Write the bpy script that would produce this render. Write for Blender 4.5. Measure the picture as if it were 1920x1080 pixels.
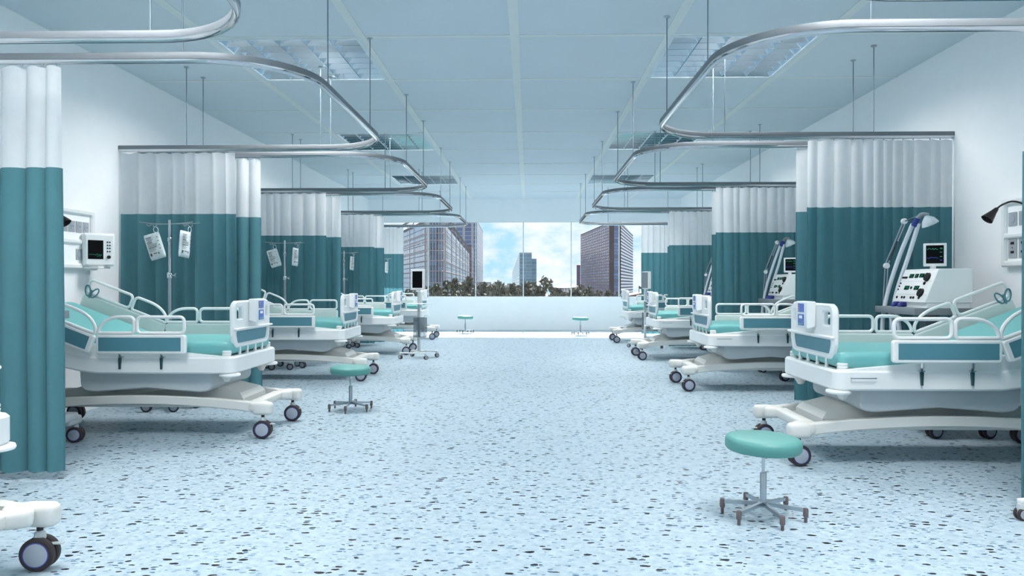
import bpy, bmesh, math, random
from math import sin, cos, tan, pi, radians as R, atan, sqrt
from mathutils import Vector, Matrix
from mathutils.geometry import tessellate_polygon

for o in list(bpy.data.objects):
    bpy.data.objects.remove(o, do_unlink=True)
S = bpy.context.scene
COL = S.collection

# ------------------------------------------------------------------ camera
F = 1370.0
cd = bpy.data.cameras.new('camera')
cam = bpy.data.objects.new('camera', cd)
COL.objects.link(cam)
cd.sensor_width = 36.0
cd.lens = F * 36.0 / 1920.0
cd.clip_start = 0.05
cd.clip_end = 2000
cam.location = (0, 0, 1.2)
cam.rotation_euler = (R(90) - atan(8 / F), 0, atan(31 / F))
S.camera = cam

# ------------------------------------------------------------------ view
S.view_settings.view_transform = 'Standard'
S.view_settings.look = 'None'
S.view_settings.gamma = 1.0
S.view_settings.use_curve_mapping = False
S.view_settings.exposure = 0.12
S.cycles.max_bounces = 14
S.cycles.diffuse_bounces = 9
S.cycles.glossy_bounces = 6
S.cycles.transmission_bounces = 6
S.cycles.transparent_max_bounces = 12

# ------------------------------------------------------------------ sky
W = bpy.data.worlds.new('sky')
S.world = W
W.use_nodes = True
nt = W.node_tree
nt.nodes.clear()
n_out = nt.nodes.new('ShaderNodeOutputWorld')
n_bg = nt.nodes.new('ShaderNodeBackground')
n_tc = nt.nodes.new('ShaderNodeTexCoord')
n_map = nt.nodes.new('ShaderNodeMapping')
n_map.inputs['Scale'].default_value = (1.0, 1.0, 1.9)
n_map.inputs['Location'].default_value = (0.31, 0.0, 0.12)
n_no = nt.nodes.new('ShaderNodeTexNoise')
n_no.inputs['Scale'].default_value = 13.0
n_no.inputs['Detail'].default_value = 9.0
n_no.inputs['Roughness'].default_value = 0.62
n_r = nt.nodes.new('ShaderNodeValToRGB')
n_r.color_ramp.elements[0].position = 0.36
n_r.color_ramp.elements[0].color = (0.42, 0.70, 0.93, 1)
n_r.color_ramp.elements[1].position = 0.60
n_r.color_ramp.elements[1].color = (0.90, 0.93, 0.97, 1)
e = n_r.color_ramp.elements.new(0.48)
e.color = (0.70, 0.82, 0.93, 1)
n_bg.inputs['Strength'].default_value = 1.12
nt.links.new(n_tc.outputs['Generated'], n_map.inputs['Vector'])
nt.links.new(n_map.outputs[0], n_no.inputs['Vector'])
nt.links.new(n_no.outputs['Fac'], n_r.inputs['Fac'])
nt.links.new(n_r.outputs['Color'], n_bg.inputs['Color'])
nt.links.new(n_bg.outputs[0], n_out.inputs['Surface'])

# ------------------------------------------------------------------ sun (through the far windows)
sd = bpy.data.lights.new('sun', 'SUN')
sd.energy = 18.0
sd.angle = R(0.6)
sd.color = (1.0, 0.98, 0.95)
sun = bpy.data.objects.new('sun', sd)
COL.objects.link(sun)
sun.rotation_euler = (-R(90 - 45.5), 0, 0)      # light travels towards -Y and down
sun.location = (0, 60, 60)

# ------------------------------------------------------------------ room numbers
HC = 3.404                 # ceiling height
YF = 18.94                 # far wall
YB = -4.55                 # back wall
XL, XR = -4.17, 3.925      # side walls
XM = -0.125                # middle line of the ceiling grid
TX, TY = 1.37, 1.3815      # ceiling tile
LP = 132.0                  # watts per ceiling luminaire
FIX = [(sx, k) for k in (-7, -4, -1, 2, 5) for sx in (-1, 1)]
YL0 = 7.884
def fix_rect(sx, k):
    x0 = XM + TX if sx > 0 else XM - 2 * TX
    return x0, x0 + TX, YL0 + k * TY, YL0 + (k + 1) * TY
# the lamps of each louvred luminaire, in the recess above the louvre blades
for sx, k in FIX:
    x0, x1, y0, y1 = fix_rect(sx, k)
    ld = bpy.data.lights.new('luminaire_light', 'AREA')
    ld.shape = 'RECTANGLE'
    ld.size = (x1 - x0) - 0.22
    ld.size_y = (y1 - y0) - 0.22
    ld.energy = LP * (1.12 if k < -2 else 1.0)
    ld.color = (1.0, 0.946, 0.895)
    lo = bpy.data.objects.new('luminaire_light', ld)
    COL.objects.link(lo)
    lo.location = ((x0 + x1) / 2, (y0 + y1) / 2, HC + 0.0675)      # just above the louvre

# ================================================================== helpers
def tag(o, label=None, cat=None, group=None, kind=None):
    if label: o['label'] = label
    if cat: o['category'] = cat
    if group: o['group'] = group
    if kind: o['kind'] = kind
    return o

def empty(name, loc=(0, 0, 0), rz=0.0):
    o = bpy.data.objects.new(name, None)
    COL.objects.link(o)
    o.empty_display_size = 0.1
    o.location = loc
    o.rotation_euler = (0, 0, rz)
    return o

def kids(o):
    return [c for c in bpy.data.objects if c.parent == o]

def copy_tree(o, parent=None):
    c = o.copy()
    COL.objects.link(c)
    if parent is not None:
        c.parent = parent
    for ch in kids(o):
        copy_tree(ch, c)
    return c

def fillet(pts, rad, n=5, closed=True):
    """round the corners of a 2D/3D polyline"""
    P = [Vector(p) for p in pts]
    m = len(P)
    out = []
    for i in range(m):
        r = rad[i] if isinstance(rad, (list, tuple)) else rad
        if not closed and i in (0, m - 1) or r <= 0:
            out.append(P[i]); continue
        a, b, c = P[i - 1], P[i], P[(i + 1) % m]
        d1 = (a - b); d2 = (c - b)
        l1, l2 = d1.length, d2.length
        d1.normalize(); d2.normalize()
        ang = d1.angle(d2)
        if ang > pi - 0.02:
            out.append(b); continue
        t = min(r / tan(ang / 2), l1 * 0.495, l2 * 0.495)
        rr = t * tan(ang / 2)
        bis = (d1 + d2).normalized()
        cen = b + bis * (rr / sin(ang / 2))
        p0 = b + d1 * t; p1 = b + d2 * t
        v0 = p0 - cen; v1 = p1 - cen
        tot = v0.angle(v1) if v0.length > 1e-9 else 0
        for k in range(n + 1):
            f = k / n
            if tot < 1e-6:
                out.append(p0.lerp(p1, f)); continue
            s = (v0 * sin((1 - f) * tot) + v1 * sin(f * tot)) / sin(tot)
            out.append(cen + s)
    return out

class MB:
    def __init__(s):
        s.v = []; s.f = []; s.mi = []
        s.m = 0
    def add(s, vs, fs, mi=None):
        b = len(s.v)
        s.v += [Vector(v) for v in vs]
        for f in fs:
            s.f.append(tuple(i + b for i in f)); s.mi.append(s.m if mi is None else mi)
        return b
    def box(s, c, d, bev=0.0, seg=2, rot=None):
        bm = bmesh.new()
        bmesh.ops.create_cube(bm, size=1.0)
        for v in bm.verts:
            v.co = Vector((v.co.x * d[0], v.co.y * d[1], v.co.z * d[2]))
        if bev > 0:
            bmesh.ops.bevel(bm, geom=list(bm.edges), offset=min(bev, min(d) * 0.49), segments=seg,
                            profile=0.5, affect='EDGES')
        bm.verts.index_update()
        vs = [v.co.copy() for v in bm.verts]
        fs = [tuple(v.index for v in f.verts) for f in bm.faces]
        bm.free()
        if rot is not None:
            vs = [rot @ v for v in vs]
        s.add([v + Vector(c) for v in vs], fs)
        return s
    def b2(s, x0, x1, y0, y1, z0, z1, bev=0.0, seg=2):
        return s.box(((x0 + x1) / 2, (y0 + y1) / 2, (z0 + z1) / 2), (x1 - x0, y1 - y0, z1 - z0), bev, seg)
    def tube(s, pts, r, seg=8, closed=False, ry=None):
        P = [Vector(p) for p in pts]
        n = len(P)
        rr = r if isinstance(r, (list, tuple)) else [r] * n
        T = []
        for i in range(n):
            if closed: t = P[(i + 1) % n] - P[i - 1]
            elif i == 0: t = P[1] - P[0]
            elif i == n - 1: t = P[-1] - P[-2]
            else: t = P[i + 1] - P[i - 1]
            T.append(t.normalized())
        up = Vector((0, 0, 1)) if abs(T[0].z) < 0.9 else Vector((0, 1, 0))
        N = (up - T[0] * up.dot(T[0])).normalized()
        vs = []; fs = []
        for i in range(n):
            N = (N - T[i] * N.dot(T[i])).normalized()
            B = T[i].cross(N)
            for k in range(seg):
                a = 2 * pi * k / seg
                vs.append(P[i] + N * (cos(a) * rr[i]) + B * (sin(a) * (rr[i] if ry is None else ry)))
        m = n if closed else n - 1
        for i in range(m):
            j = (i + 1) % n
            for k in range(seg):
                k2 = (k + 1) % seg
                fs.append((i * seg + k, i * seg + k2, j * seg + k2, j * seg + k))
        if not closed:
            fs.append(tuple(range(seg - 1, -1, -1)))
            fs.append(tuple((n - 1) * seg + k for k in range(seg)))
        s.add(vs, fs)
        return s
    def lathe(s, prof, c=(0, 0, 0), seg=24, axis='Z', mat=None):
        """prof: (radius, height) from bottom to top"""
        vs = []; fs = []
        n = len(prof)
        for r, h in prof:
            for k in range(seg):
                a = 2 * pi * k / seg
                v = Vector((r * cos(a), r * sin(a), h))
                if axis == 'Y': v = Vector((v.x, v.z, -v.y))
                elif axis == 'X': v = Vector((v.z, v.x, v.y))
                vs.append(v)
        for i in range(n - 1):
            for k in range(seg):
                k2 = (k + 1) % seg
                fs.append((i * seg + k, i * seg + k2, (i + 1) * seg + k2, (i + 1) * seg + k))
        fs.append(tuple(range(seg - 1, -1, -1)))
        fs.append(tuple((n - 1) * seg + k for k in range(seg)))
        if mat is not None: vs = [mat @ v for v in vs]
        s.add([v + Vector(c) for v in vs], fs)
        return s
    def plate(s, loops, d0, d1, mp, bev=0.0):
        """loops[0] outer, others holes (2D); extruded d0..d1; mp(u, v, d) -> point"""
        def orient(L, ccw):
            L = [Vector((p[0], p[1])) for p in L]
            A = sum(L[i - 1].x * L[i].y - L[i].x * L[i - 1].y for i in range(len(L)))
            if (A > 0) != ccw: L.reverse()
            return L
        def off(L, e):
            o = []
            n = len(L)
            for i in range(n):
                t = L[(i + 1) % n] - L[i - 1]
                if t.length < 1e-9: o.append(L[i].copy()); continue
                t.normalize()
                o.append(L[i] + Vector((-t.y, t.x)) * e)
            return o
        LL = [orient(L, i == 0) for i, L in enumerate(loops)]
        base = len(s.v)
        rings = [(d0, bev), (d0 + bev, 0), (d1 - bev, 0), (d1, bev)] if bev > 0 else [(d0, 0), (d1, 0)]
        caps = []
        for L in LL:
            n = len(L)
            b = len(s.v)
            for d, e in rings:
                for p in off(L, e):
                    s.v.append(Vector(mp(p.x, p.y, d)))
            for r in range(len(rings) - 1):
                for i in range(n):
                    j = (i + 1) % n
                    s.f.append((b + r * n + i, b + r * n + j, b + (r + 1) * n + j, b + (r + 1) * n + i)); s.mi.append(s.m)
            caps.append((b, n, len(rings) - 1))
        tl = [[Vector((p.x, p.y, 0)) for p in off(L, bev)] for L in LL]
        idx0 = []; idx1 = []
        for b, n, m in caps:
            idx0 += [b + i for i in range(n)]
            idx1 += [b + m * n + i for i in range(n)]
        if len(LL) == 1:
            s.f.append(tuple(reversed(idx0))); s.mi.append(s.m)
            s.f.append(tuple(idx1)); s.mi.append(s.m)
        else:
            for t in tessellate_polygon(tl):
                s.f.append((idx0[t[0]], idx0[t[1]], idx0[t[2]])); s.mi.append(s.m)
                s.f.append((idx1[t[2]], idx1[t[1]], idx1[t[0]])); s.mi.append(s.m)
        return s
    def quad(s, a, b, c, d):
        s.add([a, b, c, d], [(0, 1, 2, 3)]); return s
    def map(s, fn, start=0):
        for i in range(start, len(s.v)): s.v[i] = Vector(fn(s.v[i]))
        return s
    def build(s, name, mat, parent=None, ang=38, flat=False, loc=None, rz=None):
        me = bpy.data.meshes.new(name)
        me.from_pydata([tuple(v) for v in s.v], [], s.f)
        ms = mat if isinstance(mat, (list, tuple)) else [mat]
        for m in ms: me.materials.append(m)
        if len(ms) > 1:
            me.polygons.foreach_set('material_index', s.mi)
        bm = bmesh.new(); bm.from_mesh(me)
        bmesh.ops.recalc_face_normals(bm, faces=bm.faces)
        bm.to_mesh(me); bm.free()
        if not flat:
            me.polygons.foreach_set('use_smooth', [True] * len(me.polygons))
            me.set_sharp_from_angle(angle=R(ang))
        me.update()
        o = bpy.data.objects.new(name, me)
        COL.objects.link(o)
        if parent is not None: o.parent = parent
        if loc is not None: o.location = loc
        if rz is not None: o.rotation_euler = (0, 0, rz)
        return o

def rrect(x0, x1, y0, y1, r, n=5):
    return fillet([(x0, y0), (x1, y0), (x1, y1), (x0, y1)], r, n)

# ================================================================== materials
def lin(c):
    return tuple(((x / 255) / 12.92 if x / 255 <= 0.04045 else ((x / 255 + 0.055) / 1.055) ** 2.4) for x in c)

def mat(name, col, rough=0.5, metal=0.0, var=0.03, vscale=6.0, bump=0.0, bscale=40.0, spec=0.5, emit=None, es=0.0, alpha=1.0, trans=0.0, coat=0.0):
    m = bpy.data.materials.new(name)
    m.use_nodes = True
    t = m.node_tree
    p = t.nodes['Principled BSDF']
    c = lin(col)
    p.inputs['Roughness'].default_value = rough
    p.inputs['Metallic'].default_value = metal
    p.inputs['Specular IOR Level'].default_value = spec
    p.inputs['Coat Weight'].default_value = coat
    p.inputs['Alpha'].default_value = alpha
    p.inputs['Transmission Weight'].default_value = trans
    if emit:
        p.inputs['Emission Color'].default_value = (*lin(emit), 1)
        p.inputs['Emission Strength'].default_value = es
    tc = t.nodes.new('ShaderNodeTexCoord')
    no = t.nodes.new('ShaderNodeTexNoise')
    no.inputs['Scale'].default_value = vscale
    no.inputs['Detail'].default_value = 4
    rp = t.nodes.new('ShaderNodeValToRGB')
    rp.color_ramp.elements[0].position = 0.3
    rp.color_ramp.elements[1].position = 0.7
    rp.color_ramp.elements[0].color = (*[x * (1 - var) for x in c], 1)
    rp.color_ramp.elements[1].color = (*[min(1, x * (1 + var)) for x in c], 1)
    t.links.new(tc.outputs['Object'], no.inputs['Vector'])
    t.links.new(no.outputs['Fac'], rp.inputs['Fac'])
    t.links.new(rp.outputs['Color'], p.inputs['Base Color'])
    if bump > 0:
        n2 = t.nodes.new('ShaderNodeTexNoise')
        n2.inputs['Scale'].default_value = bscale
        n2.inputs['Detail'].default_value = 3
        bp = t.nodes.new('ShaderNodeBump')
        bp.inputs['Strength'].default_value = bump
        bp.inputs['Distance'].default_value = 0.01
        t.links.new(tc.outputs['Object'], n2.inputs['Vector'])
        t.links.new(n2.outputs['Fac'], bp.inputs['Height'])
        t.links.new(bp.outputs[0], p.inputs['Normal'])
    return m

M = {}
M['wall'] = mat('white_wall_paint', (245, 246, 247), 0.6, var=0.01, bump=0.05, bscale=120)
M['ceiling'] = mat('ceiling_tile', (205, 215, 222), 0.8, var=0.015, vscale=1.5, bump=0.04, bscale=60)
M['tee'] = mat('ceiling_tee', (217, 222, 221), 0.6, var=0.02)
M['plastic'] = mat('white_plastic', (230, 232, 232), 0.35, var=0.012, vscale=3)
M['plastic_in'] = mat('pale_plastic', (210, 220, 216), 0.42, var=0.012, vscale=3)
M['warm'] = mat('warm_white_plastic', (214, 214, 210), 0.4, var=0.012, vscale=3)
M['greyplast'] = mat('grey_plastic', (186, 192, 195), 0.45, var=0.02)
M['teal'] = mat('teal_panel', (80, 132, 146), 0.5, var=0.03, vscale=4)
M['tealdark'] = mat('dark_teal_plastic', (38, 72, 80), 0.3, var=0.03)
M['tealgrip'] = mat('teal_grip', (78, 132, 142), 0.4, var=0.03)
M['mattress'] = mat('turquoise_vinyl', (104, 172, 172), 0.42, var=0.03, vscale=3, bump=0.08, bscale=14)
M['seat'] = mat('mint_vinyl', (84, 146, 141), 0.45, var=0.02, vscale=5)
M['curtain'] = mat('teal_curtain', (82, 132, 142), 0.85, var=0.03, vscale=9, bump=0.1, bscale=220)
M['curtop'] = mat('white_curtain_mesh', (222, 225, 228), 0.85, var=0.02, vscale=9, bump=0.1, bscale=260)
M['chrome'] = mat('chrome', (196, 200, 205), 0.09, 1.0, var=0.02)
M['railgrey'] = mat('satin_rail_side', (118, 124, 130), 0.5, 0.3, var=0.02)
M['steel'] = mat('brushed_steel', (168, 178, 186), 0.28, 1.0, var=0.04)
M['rod'] = mat('grey_rod', (128, 140, 150), 0.4, 0.6, var=0.03)
M['tire'] = mat('dark_rubber', (50, 42, 45), 0.6, var=0.06)
M['hub'] = mat('grey_hub', (158, 166, 176), 0.45, var=0.03)
M['ring'] = mat('blue_ring', (52, 66, 150), 0.4, var=0.03)
M['black'] = mat('black_plastic', (22, 20, 22), 0.4, var=0.05)
M['lampblack'] = mat('black_lamp_metal', (34, 22, 24), 0.35, var=0.05)
M['brown'] = mat('grey_brown_caster', (100, 92, 94), 0.5, var=0.05)
M['grey'] = mat('grey_shelf', (122, 130, 136), 0.5, var=0.04)
M['plate'] = mat('grey_socket', (162, 166, 172), 0.45, var=0.03)
M['platel'] = mat('light_switch', (205, 212, 216), 0.45, var=0.02)
M['blue'] = mat('blue_connector', (34, 48, 128), 0.35, var=0.03)
M['scrblue'] = mat('blue_display', (66, 104, 190), 0.25, var=0.10, vscale=60)
M['lcd'] = mat('lcd_display', (228, 236, 240), 0.3, var=0.03)
M['green'] = mat('green_key', (120, 190, 160), 0.4, var=0.03)
M['tan'] = mat('tan_key', (190, 150, 130), 0.4, var=0.03)
M['screen'] = mat('black_screen', (5, 6, 8), 0.3, var=0.05, spec=0.12)
M['hose'] = mat('pale_hose', (206, 214, 222), 0.4, var=0.03)
M['clear'] = mat('clear_plastic', (225, 235, 240), 0.12, var=0.01, alpha=0.45)
M['smoke'] = mat('smoked_acrylic', (120, 134, 144), 0.15, var=0.02, alpha=0.34)
M['glow_g'] = mat('green_led', (10, 60, 45), 0.4, emit=(20, 150, 110), es=0.7)
M['glow_b'] = mat('blue_led', (20, 40, 120), 0.4, emit=(40, 80, 200), es=0.6)
M['louvre'] = mat('louvre_aluminium', (196, 208, 216), 0.12, 1.0, var=0.03)
M['tray'] = mat('luminaire_tray', (205, 216, 222), 0.5, var=0.02)
M['bagprint'] = mat('bag_print', (70, 74, 80), 0.6, var=0.1)

def mat_tube_glow():
    m = mat('fluorescent_tube', (220, 235, 240), 0.4, emit=(225, 240, 250), es=0.35)
    return m
M['tubelamp'] = mat_tube_glow()

def translucent(m, fac):
    t = m.node_tree
    p = t.nodes['Principled BSDF']; o = [n for n in t.nodes if n.type == 'OUTPUT_MATERIAL'][0]
    tr = t.nodes.new('ShaderNodeBsdfTranslucent')
    src = p.inputs['Base Color'].links[0].from_socket
    t.links.new(src, tr.inputs['Color'])
    mx = t.nodes.new('ShaderNodeMixShader'); mx.inputs[0].default_value = fac
    t.links.new(p.outputs[0], mx.inputs[1]); t.links.new(tr.outputs[0], mx.inputs[2])
    t.links.new(mx.outputs[0], o.inputs['Surface'])
translucent(M['curtop'], 0.42)
translucent(M['curtain'], 0.34)

def glass_mat():
    m = bpy.data.materials.new('window_glass'); m.use_nodes = True
    t = m.node_tree; t.nodes.clear()
    o = t.nodes.new('ShaderNodeOutputMaterial')
    tr = t.nodes.new('ShaderNodeBsdfTransparent'); tr.inputs[0].default_value = (0.97, 0.985, 0.99, 1)
    gl = t.nodes.new('ShaderNodeBsdfGlossy'); gl.inputs['Roughness'].default_value = 0.02
    fr = t.nodes.new('ShaderNodeFresnel'); fr.inputs['IOR'].default_value = 1.3
    mx = t.nodes.new('ShaderNodeMixShader')
    t.links.new(fr.outputs[0], mx.inputs[0]); t.links.new(tr.outputs[0], mx.inputs[1]); t.links.new(gl.outputs[0], mx.inputs[2])
    t.links.new(mx.outputs[0], o.inputs[0])
    return m
M['glass'] = glass_mat()

def floor_mat():
    m = bpy.data.materials.new('speckled_vinyl_floor'); m.use_nodes = True
    t = m.node_tree; N = t.nodes; L = t.links
    p = N['Principled BSDF']
    tc = N.new('ShaderNodeTexCoord')
    # wobble the coordinates so that the flecks are ragged
    wn = N.new('ShaderNodeTexNoise'); wn.inputs['Scale'].default_value = 30; wn.inputs['Detail'].default_value = 3
    ws = N.new('ShaderNodeVectorMath'); ws.operation = 'SCALE'; ws.inputs['Scale'].default_value = 0.022
    wa = N.new('ShaderNodeVectorMath'); wa.operation = 'ADD'
    L.new(tc.outputs['Object'], wn.inputs['Vector']); L.new(wn.outputs['Color'], ws.inputs[0])
    L.new(tc.outputs['Object'], wa.inputs[0]); L.new(ws.outputs[0], wa.inputs[1])
    def flecks(scale, sx, off, lo, hi, frac):
        mp = N.new('ShaderNodeMapping'); mp.inputs['Scale'].default_value = (sx, 1, 1); mp.inputs['Location'].default_value = (off, off * 1.7, 0)
        mp.inputs['Rotation'].default_value = (0, 0, 0.15)
        L.new(wa.outputs[0], mp.inputs['Vector'])
        v = N.new('ShaderNodeTexVoronoi'); v.inputs['Scale'].default_value = scale; v.voronoi_dimensions = '2D'
        L.new(mp.outputs[0], v.inputs['Vector'])
        sp = N.new('ShaderNodeSeparateColor'); L.new(v.outputs['Color'], sp.inputs[0])
        # radius threshold from random red channel
        th = N.new('ShaderNodeMapRange'); th.inputs['From Min'].default_value = 0; th.inputs['From Max'].default_value = 1
        th.inputs['To Min'].default_value = lo; th.inputs['To Max'].default_value = hi
        L.new(sp.outputs[0], th.inputs[0])
        lt = N.new('ShaderNodeMath'); lt.operation = 'LESS_THAN'
        L.new(v.outputs['Distance'], lt.inputs[0]); L.new(th.outputs[0], lt.inputs[1])
        g = N.new('ShaderNodeMath'); g.operation = 'LESS_THAN'; g.inputs[1].default_value = frac
        L.new(sp.outputs[1], g.inputs[0])
        mu = N.new('ShaderNodeMath'); mu.operation = 'MULTIPLY'
        L.new(lt.outputs[0], mu.inputs[0]); L.new(g.outputs[0], mu.inputs[1])
        return mu.outputs[0], sp.outputs[2]
    bn = N.new('ShaderNodeTexNoise'); bn.inputs['Scale'].default_value = 22; bn.inputs['Detail'].default_value = 6; bn.inputs['Roughness'].default_value = 0.7
    L.new(tc.outputs['Object'], bn.inputs['Vector'])
    br = N.new('ShaderNodeValToRGB')
    br.color_ramp.elements[0].position = 0.36; br.color_ramp.elements[0].color = (*lin((148, 169, 182)), 1)
    br.color_ramp.elements[1].position = 0.60; br.color_ramp.elements[1].color = (*lin((169, 187, 197)), 1)
    L.new(bn.outputs['Fac'], br.inputs[0])
    col = br.outputs[0]
    for (sc, sx, of, lo, hi, fr, c) in ((44, 0.50, 3.1, 0.10, 0.34, 0.30, (118, 146, 168)), (36, 0.50, 9.4, 0.08, 0.30, 0.22, (70, 100, 126)), (28, 0.54, 17.3, 0.06, 0.35, 0.24, (8, 10, 18))):
        fac, rnd = flecks(sc, sx, of, lo, hi, fr)
        mx = N.new('ShaderNodeMix'); mx.data_type = 'RGBA'
        L.new(fac, mx.inputs['Factor']); L.new(col, mx.inputs['A']); mx.inputs['B'].default_value = (*lin(c), 1)
        col = mx.outputs['Result']
    L.new(col, p.inputs['Base Color'])
    p.inputs['Roughness'].default_value = 0.45
    p.inputs['Specular IOR Level'].default_value = 0.25
    return m
M['floor'] = floor_mat()

# ================================================================== the room
def struct(name, mb, m, parent=None, **k):
    o = mb.build(name, m, parent, **k)
    if parent is None: o['kind'] = 'structure'
    return o

struct('floor', MB().b2(XL - 0.2, XR + 0.2, YB - 0.2, YF + 0.2, -0.1, 0), M['floor'])
# ceiling with openings where the luminaires sit
xs = [XL - 0.2] + [XM + i * TX for i in range(-2, 3)] + [XR + 0.2]
ys = [YB - 0.2] + [YL0 + k * TY for k in range(-8, 8)] + [YF + 0.2]
holes = [fix_rect(*f) for f in FIX]
cm = MB()
for i in range(len(xs) - 1):
    for j in range(len(ys) - 1):
        cx, cy = (xs[i] + xs[i + 1]) / 2, (ys[j] + ys[j + 1]) / 2
        if any(h[0] < cx < h[1] and h[2] < cy < h[3] for h in holes): continue
        cm.b2(xs[i], xs[i + 1], ys[j], ys[j + 1], HC, HC + 0.1)
cm.b2(XL - 0.2, XR + 0.2, YB - 0.2, YF + 0.2, HC + 0.3, HC + 0.4)
struct('ceiling', cm, M['ceiling'], flat=True)
struct('wall_left', MB().b2(XL - 0.2, XL, YB - 0.2, YF + 0.2, 0, HC + 0.3), M['wall'])
struct('wall_right', MB().b2(XR, XR + 0.2, YB - 0.2, YF + 0.2, 0, HC + 0.3), M['wall'])
struct('wall_back', MB().b2(XL, XR, YB - 0.2, YB, 0, HC + 0.3), M['wall'])
# window wall
WZ0, WZ1 = 0.855, 2.805
WX = [-0.135 + (i - 3) * 1.239 for i in range(7)]
WT = 0.10
fw = MB()
fw.b2(XL, XR, YF, YF + WT, 0, WZ0); fw.b2(XL, XR, YF, YF + WT, WZ1, HC + 0.3)
fw.b2(XL, WX[0], YF, YF + WT, WZ0, WZ1); fw.b2(WX[6], XR, YF, YF + WT, WZ0, WZ1)
struct('wall_far', fw, M['wall'], flat=True)
# ceiling tees
n = 0
tees = MB()
for i in range(-2, 3):
    tees.b2(XM + i * TX - 0.04, XM + i * TX + 0.04, YB, YF, HC - 0.006, HC - 0.0005)
for k in range(-8, 8):
    tees.b2(XL, XR, YL0 + k * TY - 0.022, YL0 + k * TY + 0.022, HC - 0.0045, HC - 0.0004)
struct('trim_1', tees, M['tee'], flat=True)
M['winframe'] = mat('window_frame', (222, 226, 228), 0.4, var=0.01)
for i in range(6):
    x0, x1 = WX[i], WX[i + 1]
    f = MB()
    w = 0.013
    f.plate([[(x0, WZ0), (x1, WZ0), (x1, WZ1), (x0, WZ1)], [(x0 + w, WZ0 + w), (x1 - w, WZ0 + w), (x1 - w, WZ1 - w), (x0 + w, WZ1 - w)]],
            YF + 0.02, YF + 0.06, lambda u, v, d: (u, d, v))
    wo = struct('window_%d' % (i + 1), f, M['winframe'], flat=True)
    MB().b2(x0 + w, x1 - w, YF + 0.036, YF + 0.042, WZ0 + w, WZ1 - w).build('pane', M['glass'], wo, flat=True)

# ================================================================== ceiling luminaires
def make_fixture():
    t = empty('ceiling_light')
    w, d = TX - 0.02, TY - 0.02
    x0, x1, y0, y1 = -w / 2, w / 2, -d / 2, d / 2
    b = 0.045
    # frame rim
    f = MB()
    f.plate([[(x0, y0), (x1, y0), (x1, y1), (x0, y1)], [(x0 + b, y0 + b), (x1 - b, y0 + b), (x1 - b, y1 - b), (x0 + b, y1 - b)]],
            -0.008, 0.09, lambda u, v, h: (u, v, h))
    f.build('frame', M['tray'], t, flat=True)
    rf = MB()
    def wedge(p0, p1, inx, iny):
        # reflector strip leaning over the opening: low edge outside, high edge inside
        a = Vector((p0[0], p0[1], -0.006)); c = Vector((p1[0], p1[1], -0.006)); q = Vector((inx, iny, 0)) * 0.024 + Vector((0, 0, 0.072))
        o_ = Vector((inx, iny, 0)) * -0.004
        rf.add([a, c, c + q, a + q, a + o_, c + o_, c + o_ + Vector((0, 0, 0.078)), a + o_ + Vector((0, 0, 0.078))],
               [(0, 1, 2, 3), (4, 5, 6, 7), (0, 1, 5, 4), (3, 2, 6, 7), (0, 3, 7, 4), (1, 2, 6, 5)])
    e_ = b + 0.001
    wedge((x0 + e_, y0 + e_), (x1 - e_, y0 + e_), 0, 1); wedge((x0 + e_, y1 - e_), (x1 - e_, y1 - e_), 0, -1)
    wedge((x0 + e_, y0 + e_), (x0 + e_, y1 - e_), 1, 0); wedge((x1 - e_, y0 + e_), (x1 - e_, y1 - e_), -1, 0)
    rf.build('reflector', M['louvre'], t, flat=True)
    tr = MB(); tr.b2(x0 + 0.01, x1 - 0.01, y0 + 0.01, y1 - 0.01, 0.10, 0.11)
    tr.build('tray', M['tray'], t, flat=True)
    for i in range(3):
        yy = y0 + d * (i + 0.5) / 3
        MB().tube([(x0 + 0.08, yy, 0.084), (x1 - 0.08, yy, 0.084)], 0.013, 8).build('tube_lamp', M['tubelamp'], t)
    lv = MB()
    for j in range(1, 7):                 # V-shaped cross blades
        yy = y0 + b + (d - 2 * b) * j / 7
        lv.add([(x0 + b, yy - 0.004, 0.0), (x1 - b, yy - 0.004, 0.0), (x1 - b, yy - 0.024, 0.06), (x0 + b, yy - 0.024, 0.06),
                (x0 + b, yy + 0.004, 0.0), (x1 - b, yy + 0.004, 0.0), (x1 - b, yy + 0.024, 0.06), (x0 + b, yy + 0.024, 0.06)],
               [(0, 1, 2, 3), (4, 5, 6, 7), (0, 1, 5, 4), (2, 3, 7, 6), (0, 3, 7, 4), (1, 2, 6, 5)])
    for i in range(1, 5):
        xx = x0 + b + (w - 2 * b) * i / 5
        lv.add([(xx - 0.004, y0 + b, 0.0), (xx - 0.004, y1 - b, 0.0), (xx - 0.015, y1 - b, 0.058), (xx - 0.015, y0 + b, 0.058),
                (xx + 0.004, y0 + b, 0.0), (xx + 0.004, y1 - b, 0.0), (xx + 0.015, y1 - b, 0.058), (xx + 0.015, y0 + b, 0.058)],
               [(0, 1, 2, 3), (4, 5, 6, 7), (0, 1, 5, 4), (2, 3, 7, 6), (0, 3, 7, 4), (1, 2, 6, 5)])
    lv.build('louvre', M['louvre'], t, flat=True)
    return t
ORD = ['nearest', 'second nearest', 'third nearest', 'fourth nearest', 'farthest']
fx0 = make_fixture()
fl = {2: 'middle', 5: 'farthest', -1: 'nearest visible', -4: 'overhead', -7: 'rear'}
first = True
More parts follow.
